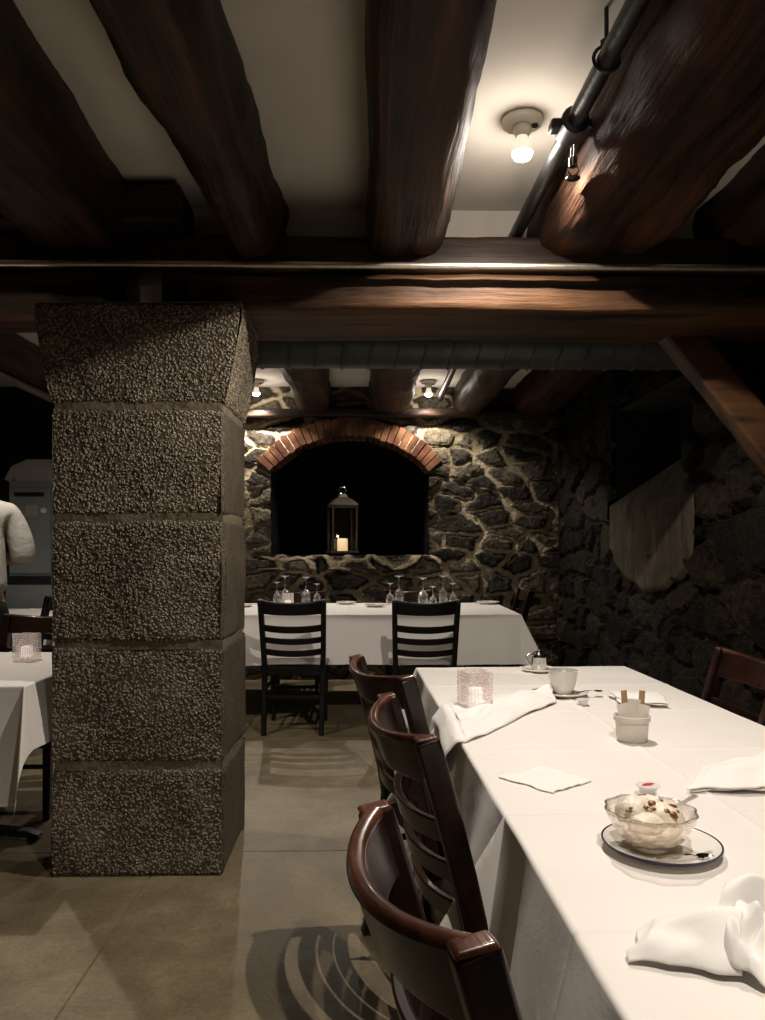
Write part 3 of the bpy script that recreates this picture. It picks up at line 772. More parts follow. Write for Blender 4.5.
# ------------------------------------------------------------------ chairs
def make_chair(label, wm, em, sm, rz, loc, group):
    t = thing('dining_chair', label, 'chair', loc, rz, group)
    S = .197                                    # half distance between posts
    def back_y(z):                              # rake of the posts
        return .045 - .0*z if z < .45 else .045 - .115*((z-.45)/.46)**1.25
    for sx in (-1, 1):
        pts = [(sx*(S-.006), -.03, 0), (sx*(S-.004), .02, .22), (sx*(S-.002), .045, .45)] + [(sx*(S + .012*((z-.45)/.46)), back_y(z), z) for z in (.54,.63,.72,.81,.87,.895)]
        m = MB().sweep(pts, [(-.017,-.024),(.017,-.024),(.017,.024),(-.017,.024)], ref=(0,1,0), scl=[.95,1,1.05,1,1,1,1,1,.98])
        m.build('back_post', wm, t, smooth=40, bevel=.006)
        top = pts[-1]
        cap = MB().sweep([(top[0], top[1] , .8935), (top[0], top[1]-.0005, .898), (top[0], top[1]-.001, .9015)], [(-.0168,-.0238),(.0168,-.0238),(.0168,.0238),(-.0168,.0238)], ref=(0,1,0), scl=[.93,.90,.74])
        cap.build('post_cap', em, t, smooth=40, bevel=.003)
        fl = MB().sweep([(sx*.185, .405, 0), (sx*.187, .40, .25), (sx*.187, .395, .435)], [(-.018,-.018),(.018,-.018),(.018,.018),(-.018,.018)], ref=(0,1,0), scl=[.8,1,1.05])
        fl.build('leg', wm, t, smooth=40, bevel=.004)
        for z in (.17, .30):
            MB().tube([(sx*.186, .0, z), (sx*.187, .40, z)], .011, 8).build('side_stretcher', wm, t)
    def slat(z0, z1, bow, thick, dip, crown=.0):
        N = 28; m = MB(); vs, fs = [], []
        for i in range(N+1):
            s = -1 + 2*i/N; x = s*(S + .004); c = 1 - s*s
            for (z, zz) in ((z0 - crown*c, 0), (z1 - dip*c, 1)):
                yb = back_y((z0+z1)/2 + (zz-.5)*(z1-z0)) - bow*c*(1 - .15*c)
                vs += [(x, yb - thick/2, z), (x, yb + thick/2, z)]
        for i in range(N):
            a, b = i*4, (i+1)*4
            fs += [(a, b, b+2, a+2), (a+1, a+3, b+3, b+1), (a+2, b+2, b+3, a+3), (a, a+1, b+1, b)]
        fs += [(0,2,3,1), (N*4, N*4+1, N*4+3, N*4+2)]
        return m.add(vs, fs)
    slat(.805, .900, .068, .024, .020, .006).build('top_rail', wm, t, smooth=40, bevel=.005)
    # worn upper edge of the top rail
    e = MB(); pts = []
    for i in range(29):
        s = -1 + 2*i/28; c = 1 - s*s; pts.append((s*(S + .002), back_y(.9) - .068*c*(1-.15*c), .8955 - .018*c))
    e.sweep(pts, [(-.0125,-.006),(.0125,-.006),(.0115,.002),(.006,.006),(-.006,.006),(-.0115,.002)]).build('rail_edge', em, t, smooth=50)
    for (z0, z1) in ((.690,.735), (.612,.652), (.530,.572)):
        slat(z0, z1, .064, .018, .010, .012).build('slat', wm, t, smooth=40, bevel=.004)
    # seat: saddle shaped board
    N = 14
    def top(u, v):
        x = -1 + 2*u; y = v; hw = .190 + .028*min(1, v*1.5); r = 1 - max(0, abs(x)-.86)/.14*(.05 if .1 < v < .9 else .10)
        return (x*hw, .03 + y*.405 - .02*(x*x)*(1 if v > .5 else .2), .462 - .010*(1-x*x)*(1-(2*y-1)**2) - .006*abs(x)**6)
    sm_ = MB(); sm_.grid(N, N, top); sm_.grid(N, N, lambda u, v: (top(1-u, v)[0], top(1-u, v)[1], .434))
    ring = [(u, 0) for u in [i/N for i in range(N)]] + [(1, i/N) for i in range(N)] + [(1 - i/N, 1) for i in range(N)] + [(0, 1 - i/N) for i in range(N)]
    vs = []
    for (u, v) in ring: p = top(u, v); vs += [p, (p[0], p[1], .434)]
    n_ = len(ring); sm_.add(vs, [(2*i, 2*i+1, 2*((i+1) % n_)+1, 2*((i+1) % n_)) for i in range(n_)])
    sm_.build('seat', sm, t, smooth=50)
    MB().box((0, .385, .41), (.36, .022, .05)).build('apron', wm, t, smooth=0, bevel=.003)
    for sx in (-1, 1): MB().box((sx*.187, .22, .41), (.022, .35, .05)).build('apron', wm, t, smooth=0, bevel=.003)
    MB().box((0, .04, .41), (.37, .022, .05)).build('apron', wm, t, smooth=0, bevel=.003)
    MB().tube([(-.187,.40,.24),(.187,.40,.24)], .011, 8).build('front_stretcher', wm, t)
    MB().box((0, .018, .24), (.38, .018, .03)).build('back_stretcher', wm, t, smooth=0, bevel=.004)
    return t
def chair_at(top_mid, rz):
    """origin so that the middle of the post tops sits at top_mid"""
    o = Vector((top_mid[0], top_mid[1], 0)) - Matrix.Rotation(rz, 3, 'Z') @ Vector((0, -.068, 0)); o.z = 0
    return o
def facing(dx, dy): return math.atan2(-dx, dy)
GC = 'mahogany chairs along the near row of tables'
c1 = make_chair('mahogany ladder-back chair nearest the camera, beside the dessert table', M['mahog'], M['mahog_edge'], M['mahog'], facing(.36,.085), chair_at((.050, .875), facing(.36,.09)), GC)
dup(c1, chair_at((.074, 1.64), facing(.42,.065)), facing(.42,.065), 'second mahogany ladder-back chair along the aisle, between two others', GC)
dup(c1, chair_at((.030, 2.29), facing(.39,.14)), facing(.39,.14), 'farthest of the mahogany chairs on the aisle side, by the candle block', GC)
dup(c1, chair_at((1.235, 2.44), facing(-1,.03)), facing(-1,.03), 'dark red chair across the table by the right stone wall', GC)
GF = 'black ladder-back chairs at the far table'
c2 = make_chair('black ladder-back chair at the far table close to the pillar', M['ebony'], M['ebony'], M['ebony_seat'], R(-1), chair_at((-.500, 5.04), R(-1)), GF)
dup(c2, chair_at((.382, 5.00), R(1.5)), R(1.5), 'black ladder-back chair at the far table behind the mahogany chairs', GF)
GB = 'dark red chairs behind the far table'
dup(c1, chair_at((1.285, 6.20), facing(-1,0)), facing(-1,0), 'dark red chair at the right end of the far table, edge on', GB)
dup(c1, chair_at((.36, 6.98), R(180)), R(180), 'dark red chair behind the right cluster of wine glasses', GB).scale = (1, 1, .945)
dup(c1, chair_at((-.62, 6.98), R(180)), R(180), 'dark red chair behind the left wine glasses', GB).scale = (1, 1, .935)
dup(c1, chair_at((-1.66, 4.02), R(180)), R(180), 'dark red chair on the far side of the left table', 'chairs of the left bay')
dup(c2, chair_at((-2.05, 5.30), R(150)), R(150), 'black chair deep in the left bay beside the pillar edge', 'chairs of the left bay')

c1.scale = (.90, 1, 1)

# ------------------------------------------------------------------ glass candle blocks
def votive(label, loc, rz, first=None, sc=1.0, group='pressed glass candle blocks'):
    if first:
        r = dup(first, loc, rz, label); r.scale = (sc, sc, sc); return r
    t = thing('candle_holder', label, 'candle holder', loc, rz, group)
    w, h = .042, .122; N = 7; K = 11; m = MB()
    # four faces of small diamond studs
    for s in range(4):
        mt = Matrix.Rotation(s*PI/2, 3, 'Z')
        for i in range(N):
            for jz in range(K):
                x0 = -w + 2*w*i/N; x1 = -w + 2*w*(i+1)/N; z0 = .004 + (h-.006)*jz/K; z1 = .004 + (h-.006)*(jz+1)/K
                q = [Vector((x0,-w,z0)), Vector((x1,-w,z0)), Vector((x1,-w,z1)), Vector((x0,-w,z1)), Vector(((x0+x1)/2, -w-.0048, (z0+z1)/2))]
                m.add([mt @ p for p in q], [(0,1,4),(1,2,4),(2,3,4),(3,0,4)])
    wi = w - .009
    m.add([(-w,-w,h-.002),(w,-w,h-.002),(w,w,h-.002),(-w,w,h-.002),(-wi,-wi,h-.002),(wi,-wi,h-.002),(wi,wi,h-.002),(-wi,wi,h-.002),(-wi,-wi,.015),(wi,-wi,.015),(wi,wi,.015),(-wi,wi,.015)],
          [(0,1,5,4),(1,2,6,5),(2,3,7,6),(3,0,4,7),(4,5,9,8),(5,6,10,9),(6,7,11,10),(7,4,8,11),(8,9,10,11)])
    m.add([(-w,-w,0),(w,-w,0),(w,w,0),(-w,w,0),(-w,-w,.004),(w,-w,.004),(w,w,.004),(-w,w,.004)], [(3,2,1,0),(0,1,5,4),(1,2,6,5),(2,3,7,6),(3,0,4,7)])
    m.build('glass_block', M['hobnail'], t, smooth=0)
    MB().lathe([(.024,.017),(.025,.02),(.025,.06),(.022,.064),(0,.064)], 24).build('candle', M['tealight'], t)
    return t
ptv = on(475, 709, TZ)
v1 = votive('glass candle block beside the napkin on the near row of tables', (ptv[0], ptv[1], TZ + .003), R(18))
ptv = on(27, 661, TZ); votive('glass candle block on the left table by the pillar', (ptv[0], ptv[1], TZ + .003), R(-12), v1)
ptv = on(288, 608, FZ); votive('small glass candle block on the far table among wine glasses', (ptv[0], ptv[1], FZ + .003), R(10), v1, .95)

# ------------------------------------------------------------------ wine glasses, upside down
def wineglass(label, loc, h, first=None):
    if first:
        r = dup(first, loc, random.uniform(0, 6), label); r.scale = (h/.22,)*3; return r
    t = thing('wine_glass', label, 'glass', loc, 0, 'upturned wine glasses on the far table')
    H = .22
    MB().lathe_open([(.034,0),(.038,.02),(.043,.045),(.044,.06),(.040,.082),(.028,.102),(.012,.116),(.005,.122)], 28).build('bowl', M['wine_glass'], t, smooth=180)
    MB().lathe([(.005,.120),(.0042,.15),(.0042,.195),(.007,.208)], 14).build('stem', M['wine_glass'], t, smooth=180)
    MB().lathe([(.006,.206),(.018,.213),(.034,.2175),(.036,.219),(.036,.2205),(0,.221)], 28).build('foot', M['glint_glass_foot'], t)
    return t
M['glint_glass_foot'] = plain('glass_foot', (.85,.87,.86), .08, 0, .6, nscale=40, namt=.03, trans=.35)  # whitish colour paints in the bulb light caught by the glass feet
gl = [(277,602,.185,'small upturned wine glass at the left end, left of the candle block'), (285,598,.235,'tall upturned wine glass behind the far candle block'),
      (306,600,.225,'tall upturned wine glass right of the far candle block'), (317,602,.17,'short upturned wine glass beside the tall one by the left chair'),
      (390,603,.18,'short upturned wine glass at the left of the right cluster'), (399,600,.235,'tall upturned wine glass second in the right cluster'),
      (423,603,.225,'tall upturned wine glass above the right black chair'), (433,605,.165,'shortest upturned wine glass in the middle of the right cluster'),
      (443,600,.235,'tall upturned wine glass towards the right of the cluster'), (453,603,.18,'short upturned wine glass at the right end of the cluster')]
g0 = None
for (px, py, h, lab) in gl:
    p = on(px, py + 2, FZ); q = (p[0], min(p[1], 6.6), FZ + .003)
    if p[1] > 6.6: q = (p[0]*6.6/p[1], 6.6, FZ + .003)
    o = wineglass(lab, q, h, g0)
    if g0 is None: g0 = o; o.scale = (h/.22,)*3

# ------------------------------------------------------------------ crockery
def plate_mb(r, h=.016):
    return MB().lathe([(0,.0),(r*.58,.0),(r*.62,.002),(r*.97,h-.003),(r*1.0,h),(r*.985,h+.0025),(r*.95,h+.001),(r*.62,.0065),(r*.55,.005),(0,.005)], 56)
for (px, py, r, lab) in ((375,607,.085,'small white side plate between the two black chairs'), (346,600,.085,'small white side plate at the far edge of the long table'), (488,604,.10,'white side plate at the right end of the far table'), (243,607,.085,'small white side plate beside the stone pillar')):
    p = on(px, py, FZ); y = min(p[1], 6.5); x = p[0]*y/p[1]
    t = thing('side_plate', lab, 'plate', (x, y, FZ + .004), 0, 'side plates on the far table')
    plate_mb(r).build('plate_body', M['porcelain'], t)
    k = thing('table_knife', 'table knife lying across the ' + lab.replace('small ', ''), 'knife', (x + .02, y - .02, FZ + .023), R(random.uniform(-15,15)), 'knives on the side plates')
    MB().box((-.06,0,0), (.085,.012,.005)).build('handle', M['steel'], k, smooth=0, bevel=.002)
    MB().add([(-.02,-.006,-.001),(.09,-.008,-.001),(.105,0,-.001),(.09,.007,-.001),(-.02,.006,-.001),(-.02,-.006,.001),(.09,-.008,.001),(.105,0,.001),(.09,.007,.001),(-.02,.006,.001)],
             [(4,3,2,1,0),(5,6,7,8,9),(0,1,6,5),(1,2,7,6),(2,3,8,7),(3,4,9,8),(4,0,5,9)]).build('blade', M['steel'], k, smooth=0)

def spoon(label, loc, rz, ry=0, rx=0, L_=.14, group='spoons on the near tables'):
    t = thing('teaspoon', label, 'spoon', loc, rz, group); t.rotation_euler = (rx, ry, rz)
    MB().sweep([(0,0,.002),(L_*.3,0,.006),(L_*.6,0,.006),(L_*.72,0,.002)], [(-.0045,-.0008),(.0045,-.0008),(.0045,.0008),(-.0045,.0008)], scl=[1.3,.8,.6,.6]).build('handle', M['steel'], t, smooth=60)
    MB().grid(14, 10, lambda u, v: (L_*.70 + u*L_*.3, (v-.5)*2*.0135*math.sqrt(max(0, 1-(2*u-1)**2))**.9, .002 - .004*(1-(2*u-1)**2)*(1-(2*v-1)**2))).build('bowl', M['steel'], t, smooth=180, solid=.001)
    return t

# dessert
pz = TZ + .003
p = on(661, 852, TZ)
dp_ = thing('dessert_plate', 'white plate with a thin dark blue rim under the glass bowl', 'plate', (p[0], p[1], pz), 0)
plate_mb(.097, .014).build('plate_body', M['porcelain'], dp_)
MB().lathe_open([(.0962,.0118),(.0985,.0140),(.0980,.0170),(.0950,.0166)], 56).build('rim_line', M['blue_rim'], dp_)
bx, by, bz = p[0] - .019, p[1] - .002, pz + .0065
bw = thing('glass_bowl', 'footed clear pressed glass bowl filled with dessert', 'bowl', (bx, by, bz), 0)
bw.scale = (1, 1, .88)
lob = lambda a, z: 1 + .03*math.cos(10*a)*min(1, max(0, z)/.05)
MB().lathe_open([(.0,.0),(.030,.0),(.036,.006),(.050,.022),(.063,.042),(.071,.060),(.0745,.073),(.0725,.074),(.069,.061),(.060,.043),(.047,.024),(.033,.010),(.0,.007)], 60, fn=lob).build('bowl_body', M['bowl_glass'], bw, smooth=180)
MB().lathe_open([(.0722,.0715),(.0755,.0725),(.0760,.0745),(.0735,.0752),(.0716,.074)], 60, fn=lob).build('bowl_rim', M['wine_glass'], bw, smooth=180)
ic = MB(); 
def lumpy(s): return lambda q: 1 + .14*nz(q.x*2.6 + s, q.y*2.6, q.z*2.6) + .10*abs(nz(q.x*6, q.y*6 + s, q.z*6)) + .05*nz(q.x*15, q.y*15, q.z*15 + s)
ic.ball((0,0,.034), (.053,.053,.026), 36, 20, lumpy(1)); ic.ball((-.022,.012,.058), (.032,.030,.026), 30, 18, lumpy(2)); ic.ball((.020,-.008,.056), (.031,.033,.023), 30, 18, lumpy(3)); ic.ball((.005,.028,.056), (.028,.026,.024), 30, 18, lumpy(4)); ic.ball((-.012,-.026,.050), (.032,.026,.018), 30, 18, lumpy(5))
io = tag(ic.build('ice_cream', M['ice'], smooth=180, loc=(bx, by, bz - .003)), 'melting pale ice cream with caramel in the glass bowl', 'ice cream')
cm = MB()
for q in range(26):
    a = random.uniform(0, 2*PI); rr = .048*random.random()**.6; x, y = rr*math.cos(a), rr*math.sin(a)*.9 - .004
    z = .078 - .010*(rr/.05)**2 + random.uniform(-.003, .001); s_ = random.uniform(.0025, .007)
    cm.ball((x, y, z), (s_*random.uniform(.8,1.9), s_*random.uniform(.7,1.4), s_*.5), 12, 7, lumpy(x*50))
cm.build('caramel_sauce', M['caramel'], io, smooth=180)
spoon('dessert spoon leaning out of the glass bowl over its rim', (bx + .088, by + .022, bz + .078), R(200), R(24))
spoon('teaspoon lying on the front of the dessert plate', (p[0] - .035, p[1] - .070, pz + .012), R(6), 0, 0, .10)

# coffee cup, saucer, spoon
p = on(563, 696, TZ)
sc_ = thing('saucer', 'white saucer under the coffee cup', 'saucer', (p[0], p[1], pz), 0)
plate_mb(.085, .014).build('saucer_body', M['porcelain'], sc_)
cu = thing('coffee_cup', 'white coffee cup standing on its saucer', 'cup', (p[0], p[1], pz + .006), R(72))
MB().lathe([(0,.001),(.025,.0),(.027,.004),(.034,.012),(.041,.026),(.0465,.048),(.049,.066),(.0505,.081),(.049,.0815),(.047,.066),(.0445,.048),(.039,.028),(.032,.015),(0,.010)], 48).build('cup_body', M['porcelain'], cu)
MB().lathe([(0,.060),(.044,.060)], 40).build('coffee_residue', M['caramel'], cu)
MB().tube([(.040,0,.066),(.060,0,.068),(.070,0,.056),(.066,0,.038),(.050,0,.026),(.036,0,.026)], .0052, 10, ref=(0,1,0)).build('handle', M['porcelain'], cu, smooth=180)
spoon('teaspoon resting on the saucer beside the coffee cup', (p[0] + .03, p[1] - .062, pz + .017), R(24), 0, 0, .11)
# milk jug on its little saucer
p = on(539, 672, TZ)
s2 = thing('saucer', 'small white saucer under the steel milk jug', 'saucer', (p[0], p[1], pz), 0)
plate_mb(.07, .012).build('saucer_body', M['porcelain'], s2)
jg = thing('milk_jug', 'small polished steel milk jug behind the coffee cup', 'jug', (p[0], p[1], pz + .006), 0)
MB().lathe_open([(0,0),(.026,0),(.030,.006),(.031,.03),(.029,.05),(.031,.066),(.030,.067),(.027,.05),(.029,.03),(.027,.008),(0,.006)], 32, fn=lambda a, z: 1 + (.28*max(0, math.cos(a))**8 if z > .06 else 0)).build('jug_body', M['steel'], jg, smooth=180)
MB().tube([(-.028,0,.058),(-.044,0,.066),(-.052,0,.052),(-.047,0,.030),(-.030,0,.018)], .0035, 8, ref=(0,1,0)).build('handle', M['steel'], jg, smooth=180)
MB().lathe([(.028,.065),(.022,.074),(.006,.078),(.006,.084),(0,.086)], 24).build('lid', M['steel'], jg)
p = on(531, 692, TZ); spoon('teaspoon with dark bowl left of the coffee saucer', (p[0], p[1], pz), R(32), 0, 0, .10)
# single serve cream cups
def cream_cup(label, loc, rz, logo):
    t = thing('cream_cup', label, 'cream cup', loc, rz)
    MB().lathe([(0,0),(.013,0),(.0165,.017),(.021,.018),(.021,.0195),(0,.0200)], 28, fn=None).build('cup_body', M['foil'], t)
    if logo:
        N = 12; vs = []
        for i in range(N+1): u = i/N; vs.append((-.016 + .032*u, .008*math.sin(u*PI) - .004 + .006*u, .0204))
        for i in range(N+1): u = i/N; vs.append((-.016 + .032*u, -.007*math.sin(u*PI) - .004 + .006*u + .0015, .0204))
        MB().add(vs, [(i, i+1, N+1+i+1, N+1+i) for i in range(N)]).build('red_mark', M['red_ink'], t, smooth=0)
    return t
p = on(648, 797, TZ); cream_cup('cream cup with a red mark on its lid, behind the dessert bowl', (p[0], p[1], pz), R(15), True).scale = (1.15,1.15,1.15)
p = on(583, 706, TZ); cream_cup('plain white cream cup right of the coffee saucer', (p[0], p[1], pz), R(40), False)
# ramekin of packets
p = on(632, 741, TZ)
rk = thing('ramekin', 'pale stoneware ramekin holding sugar packets', 'ramekin', (p[0], p[1], pz), 0)
MB().lathe_open([(0,0),(.037,0),(.040,.003),(.043,.052),(.0475,.053),(.0475,.066),(.045,.067),(.041,.064),(.038,.010),(0,.008)], 48).build('ramekin_body', M['stoneware'], rk, smooth=50)
pk = [(-.013,-.010,-12,-4,'white_paper',.030,.078,'white sugar packet at the front left of the ramekin'), (.015,-.012,11,2,'white_paper',.030,.076,'white sugar packet at the front right of the ramekin'),
      (.0,.003,2,-5,'white_paper',.034,.074,'white sugar packet in the middle of the ramekin'), (.005,.017,3,6,'white_paper',.036,.086,'white sugar packet at the back of the ramekin')]
for (x, y, ry, rx, mt, w, h, lab) in pk:
    o = MB().grid(4, 10, lambda u, v: ((u-.5)*w, .0035*math.sin(u*PI)*math.sin(v*PI), v*h), None).grid(4, 10, lambda u, v: ((.5-u)*w, -.0035*math.sin(u*PI)*math.sin(v*PI), v*h)).build('sugar_packet', M[mt], smooth=60, loc=(p[0]+x, p[1]+y, pz + .022), rot=(R(rx), R(ry), R(random.uniform(-12,12))))
    tag(o, lab, 'sugar packet', 'white packets in the ramekin')
for (x, y, ry, rx, lab) in ((-.012,.006,-3,-3,'brown sugar stick on the left in the ramekin'), (.020,.004,5,-3,'brown sugar stick on the right in the ramekin')):
    o = MB().grid(4, 12, lambda u, v: ((u-.5)*.016, .004*math.sin(u*PI)*min(1, v*8, (1-v)*8), v*.118)).grid(4, 12, lambda u, v: ((.5-u)*.016, -.004*math.sin(u*PI)*min(1, v*8, (1-v)*8), v*.118)).build('sugar_stick', M['brown_paper'], smooth=60, loc=(p[0]+x, p[1]+y, pz + .012), rot=(R(rx), R(ry), R(random.uniform(-10,10))))
    tag(o, lab, 'sugar stick', 'brown sticks in the ramekin')

# ------------------------------------------------------------------ napkins
def napkin(name, label, pts, mat, hfn, nu=60, nv=40, cat='napkin', layers=1, shift=(0,0), th=.0018):
    """quad (near-left, near-right, far-right, far-left world xy) filled with a wrinkled sheet; hfn(u, v) height"""
    a, b, c, d = [Vector((q[0], q[1], 0)) for q in pts]; m = MB()
    for L_ in range(layers):
        def fn(u, v, L_=L_):
            q = (a*(1-u) + b*u)*(1-v) + (d*(1-u) + c*u)*v
            w = .010*nz(u*3 + L_*4, v*3, 2)
            return (q.x + w + shift[0]*L_, q.y + .010*nz(u*3, v*3 + L_*3, 5) + shift[1]*L_, pz + .0015 + hfn(u, v) + L_*.006)
        m.grid(nu, nv, fn)
    o = m.build(name, mat, smooth=180, solid=th)
    return tag(o, label, cat, 'napkins on the near row of tables')
def P2(px, py): q = on(px, py, TZ); return (q[0], q[1])
# long bunched napkin whose left end slips over the table edge
def nap1(u, v):
    rid = .020*math.sin(PI*v)**.6*(.6 + .4*u) + .010*math.sin(v*9 + u*2.5)*(1-abs(2*v-1))*.8 + .012*abs(nz(u*5, v*6, 3)) + .006*math.sin(u*16 + v*5)*math.sin(PI*v) + .018*max(0, u-.75)*4*math.sin(PI*v)*abs(nz(u*6, v*4, 8))
    return max(0, rid)
def nap1_sheet():
    A, B, C_, D_ = [Vector((q[0], q[1], 0)) for q in (P2(466,744), P2(556,704), P2(546,690), P2(449,706))]
    m = MB()
    def fn(u, v):
        q = (A*(1-u) + B*u)*(1-v) + (D_*(1-u) + C_*u)*v
        q.x += .008*nz(u*4, v*3, 2); q.y += (.018*math.sin(u*7) + .012*nz(u*4, v*3, 5))*(v-.5)
        return (q.x, q.y, pz + .002 + nap1(u, v))
    m.grid(70, 34, fn)
    # the tail hanging over the edge
    E = Vector(row(-.022, .0)); 
    def fn2(u, v):
        q = A*(1-v) + D_*v; dirv = Vector((-1, -.05, 0)); s = u*.25*(1 - .5*abs(2*v-.7))
        q = q + dirv*(min(s, .014) + .030*min(1, s/.05) + .10*s); z = pz + .002 + nap1(0, v) - max(0, s - .012)
        return (q.x - .02*max(0, s)*3 - .012*math.sin(v*8)*u, q.y + (.5-v)*.10*u, z)
    m.grid(24, 34, fn2)
    return m.build('cloth_napkin', M['napkin'], smooth=180, solid=.0016)
tag(nap1_sheet(), 'bunched white napkin slipping over the table edge by the candle block', 'napkin', 'napkins on the near row of tables')
napkin('paper_napkin', 'flat thin paper napkin lying alone on the middle table', (P2(553,795), P2(592,783), P2(544,768), P2(498,779)), M['napkin'], lambda u, v: .003*abs(nz(u*4, v*4, 9)) + .004*math.sin(u*PI)*math.sin(v*PI)**2)
def nap3(u, v): return .003 + .030*math.sin(PI*min(1, v*1.1))*(.4+.6*u) + .008*math.sin(v*11 + u*3)*u + .006*nz(u*4, v*4, 1)
napkin('cloth_napkin', 'white napkin folded loosely at the right edge beside the middle table rim', (P2(690,794), P2(792,796), P2(792,752), P2(706,771)), M['napkin'], lambda u, v: max(0, nap3(u, v)*min(1, u*6)), layers=2, shift=(-.01,-.004))
napkin('cloth_napkin', 'small folded white napkin behind the ramekin', (P2(622,707), P2(667,709), P2(657,697), P2(607,697)), M['napkin'], lambda u, v: .008 + .010*math.sin(PI*v)*math.sin(PI*u)**.5, layers=2, shift=(.006,-.004))
# front napkin: two big soft lobes with a knot between
def nap4a(u, v): return max(0, (.005 + .046*max(0, math.sin(PI*v))**.75*(.30 + .70*u))*min(1, u*4 + .3) + (.007*math.sin(v*9 + u*5) + .010*nz(u*3, v*3, 4))*math.sin(PI*v)*(.4+.6*u))
napkin('cloth_napkin', 'large crumpled white napkin on the near corner by the dessert plate', (P2(629,966), P2(742,984), P2(742,920), P2(640,934)), M['napkin'], nap4a, 70, 50)
lobe = MB()
LA, LB, LC, LD = [Vector((q[0], q[1], 0)) for q in (P2(724,975), P2(800,1012), P2(800,950), P2(742,932))]
def lf(u, v):
    q = (LA*(1-u) + LB*u)*(1-v) + (LD*(1-u) + LC*u)*v
    return (q.x + .010*nz(u*3, v*3, 1), q.y + .010*nz(u*3, v*3, 7), pz + .004 + max(0, .055*math.sin(PI*v)**.8*(1-.55*u) + .012*math.sin(v*10 + u*5) + .010*nz(u*5, v*5, 3)))
lobe.grid(50, 50, lf)
LA2, LB2, LC2, LD2 = [Vector((q[0], q[1], 0)) for q in (P2(716,955), P2(800,930), P2(800,908), P2(730,918))]
def lf2(u, v):
    q = (LA2*(1-u) + LB2*u)*(1-v) + (LD2*(1-u) + LC2*u)*v
    return (q.x, q.y + .006*nz(u*3, v*3, 7), pz + .006 + max(0, .058*math.sin(PI*v)**.7 + .008*math.sin(u*6)))
lobe.grid(40, 30, lf2)
big = [o for o in COL.objects if o.get('label', '').startswith('large crumpled')][0]
lo = lobe.build('twisted_end', M['napkin'], big, smooth=180, solid=.0018)

# ------------------------------------------------------------------ lantern and its candle in the niche
lx, ly, lz = -.245, 7.38, NS + .022
lt = thing('lantern', 'tall square glass lantern standing in the dark fireplace niche', 'lantern', (lx, ly, lz), R(14))
W2, HL = .115, .44
MB().box((0,0,.012), (.27,.27,.024)).build('base', M['lantern'], lt, smooth=0, bevel=.004)
for (x, y) in ((-1,-1),(1,-1),(1,1),(-1,1)):
    MB().box((x*W2, y*W2, .02 + HL/2), (.016,.016,HL)).build('corner_post', M['lantern'], lt, smooth=0, bevel=.002)
MB().box((0,-W2,HL+.01), (.25,.02,.02)).box((0,W2,HL+.01), (.25,.02,.02)).box((-W2,0,HL+.01), (.02,.21,.02)).box((W2,0,HL+.01), (.02,.21,.02)).build('top_frame', M['lantern'], lt, smooth=0, bevel=.002)
MB().sweep([(0,0,HL+.02),(0,0,HL+.03),(0,0,HL+.07),(0,0,HL+.10),(0,0,HL+.13)], [(-.13,-.13),(.13,-.13),(.13,.13),(-.13,.13)], ref=(0,1,0), scl=[1,.98,.68,.34,.22]).build('roof', M['lantern'], lt, smooth=0)
MB().tube([(.035*math.cos(2*PI*i/20), 0, HL+.165 + .035*math.sin(2*PI*i/20)) for i in range(21)], .004, 8, ref=(0,1,0)).build('ring_handle', M['steel'], lt)
for a in range(4):
    MB().box((0,-W2,.02 + HL/2), (2*W2-.016,.003,HL-.02)).build('glass_pane', M['pane'], lt, smooth=0, rot=(0,0,a*PI/2))
cd = thing('pillar_candle', 'glowing ivory pillar candle inside the lantern', 'candle', (lx, ly, lz + .026), 0)
MB().lathe([(0,0),(.048,0),(.050,.004),(.050,.105),(.044,.118),(.03,.112),(0,.108)], 32).build('wax', M['ivory_wax'], cd)
MB().tube([(0,0,.106),(.001,0,.12),(.003,0,.128)], .0015, 6).build('wick', M['black_metal'], cd)
d = bpy.data.lights.new('candle_light', 'POINT'); d.energy = .35; d.color = (1,.6,.28); d.shadow_soft_size = .01
o = bpy.data.objects.new('candle_light', d); COL.objects.link(o); o.location = (lx, ly, lz + .165)

# ------------------------------------------------------------------ left bay: cabinet and person
cx, cy = -2.62, 6.75
cb = thing('storage_cabinet', 'grey metal cabinet with a domed top deep in the left bay', 'cabinet', (cx, cy, 0), 0)
MB().box((0,0,.9), (.8,.5,1.8)).build('body', M['cab'], cb, smooth=0, bevel=.01)
MB().sweep([(-.41,0,1.80),(-.36,0,1.90),(-.25,0,1.95),(.25,0,1.95),(.36,0,1.90),(.41,0,1.80)], [(-.25,-.03),(.25,-.03),(.25,.03),(-.25,.03)], ref=(0,0,1)).box((0,0,1.86),(.7,.48,.14)).build('domed_top', M['cab_lit'], cb, smooth=50)
for (x, w) in ((-.22,.34), (.18,.42)):
    dd = MB().box((x,-.258,1.38), (w,.02,.72)).build('door', M['cab'], cb, smooth=0, bevel=.006)
    MB().box((x,-.274,1.685), (w*.72,.014,.035)).build('handle', M['cab_dark'], dd, smooth=0, bevel=.004)
MB().box((-.03,-.258,.55), (.78,.02,.76)).build('drawer_front', M['cab'], cb, smooth=0, bevel=.006)
MB().box((0,-.262,.965), (.8,.03,.07)).build('plinth_band', M['cab_dark'], cb, smooth=0)
MB().ball((-.10,-.275,1.55), .026, 16, 10).build('knob', M['knob'], cb, smooth=180)
MB().box((-.20,-.270,1.55), (.10,.004,.085)).build('paper_note', M['paper'], cb, smooth=0)
MB().box((.04,-.272,1.06), (.13,.004,.15)).build('orange_note', M['note'], cb, smooth=0)

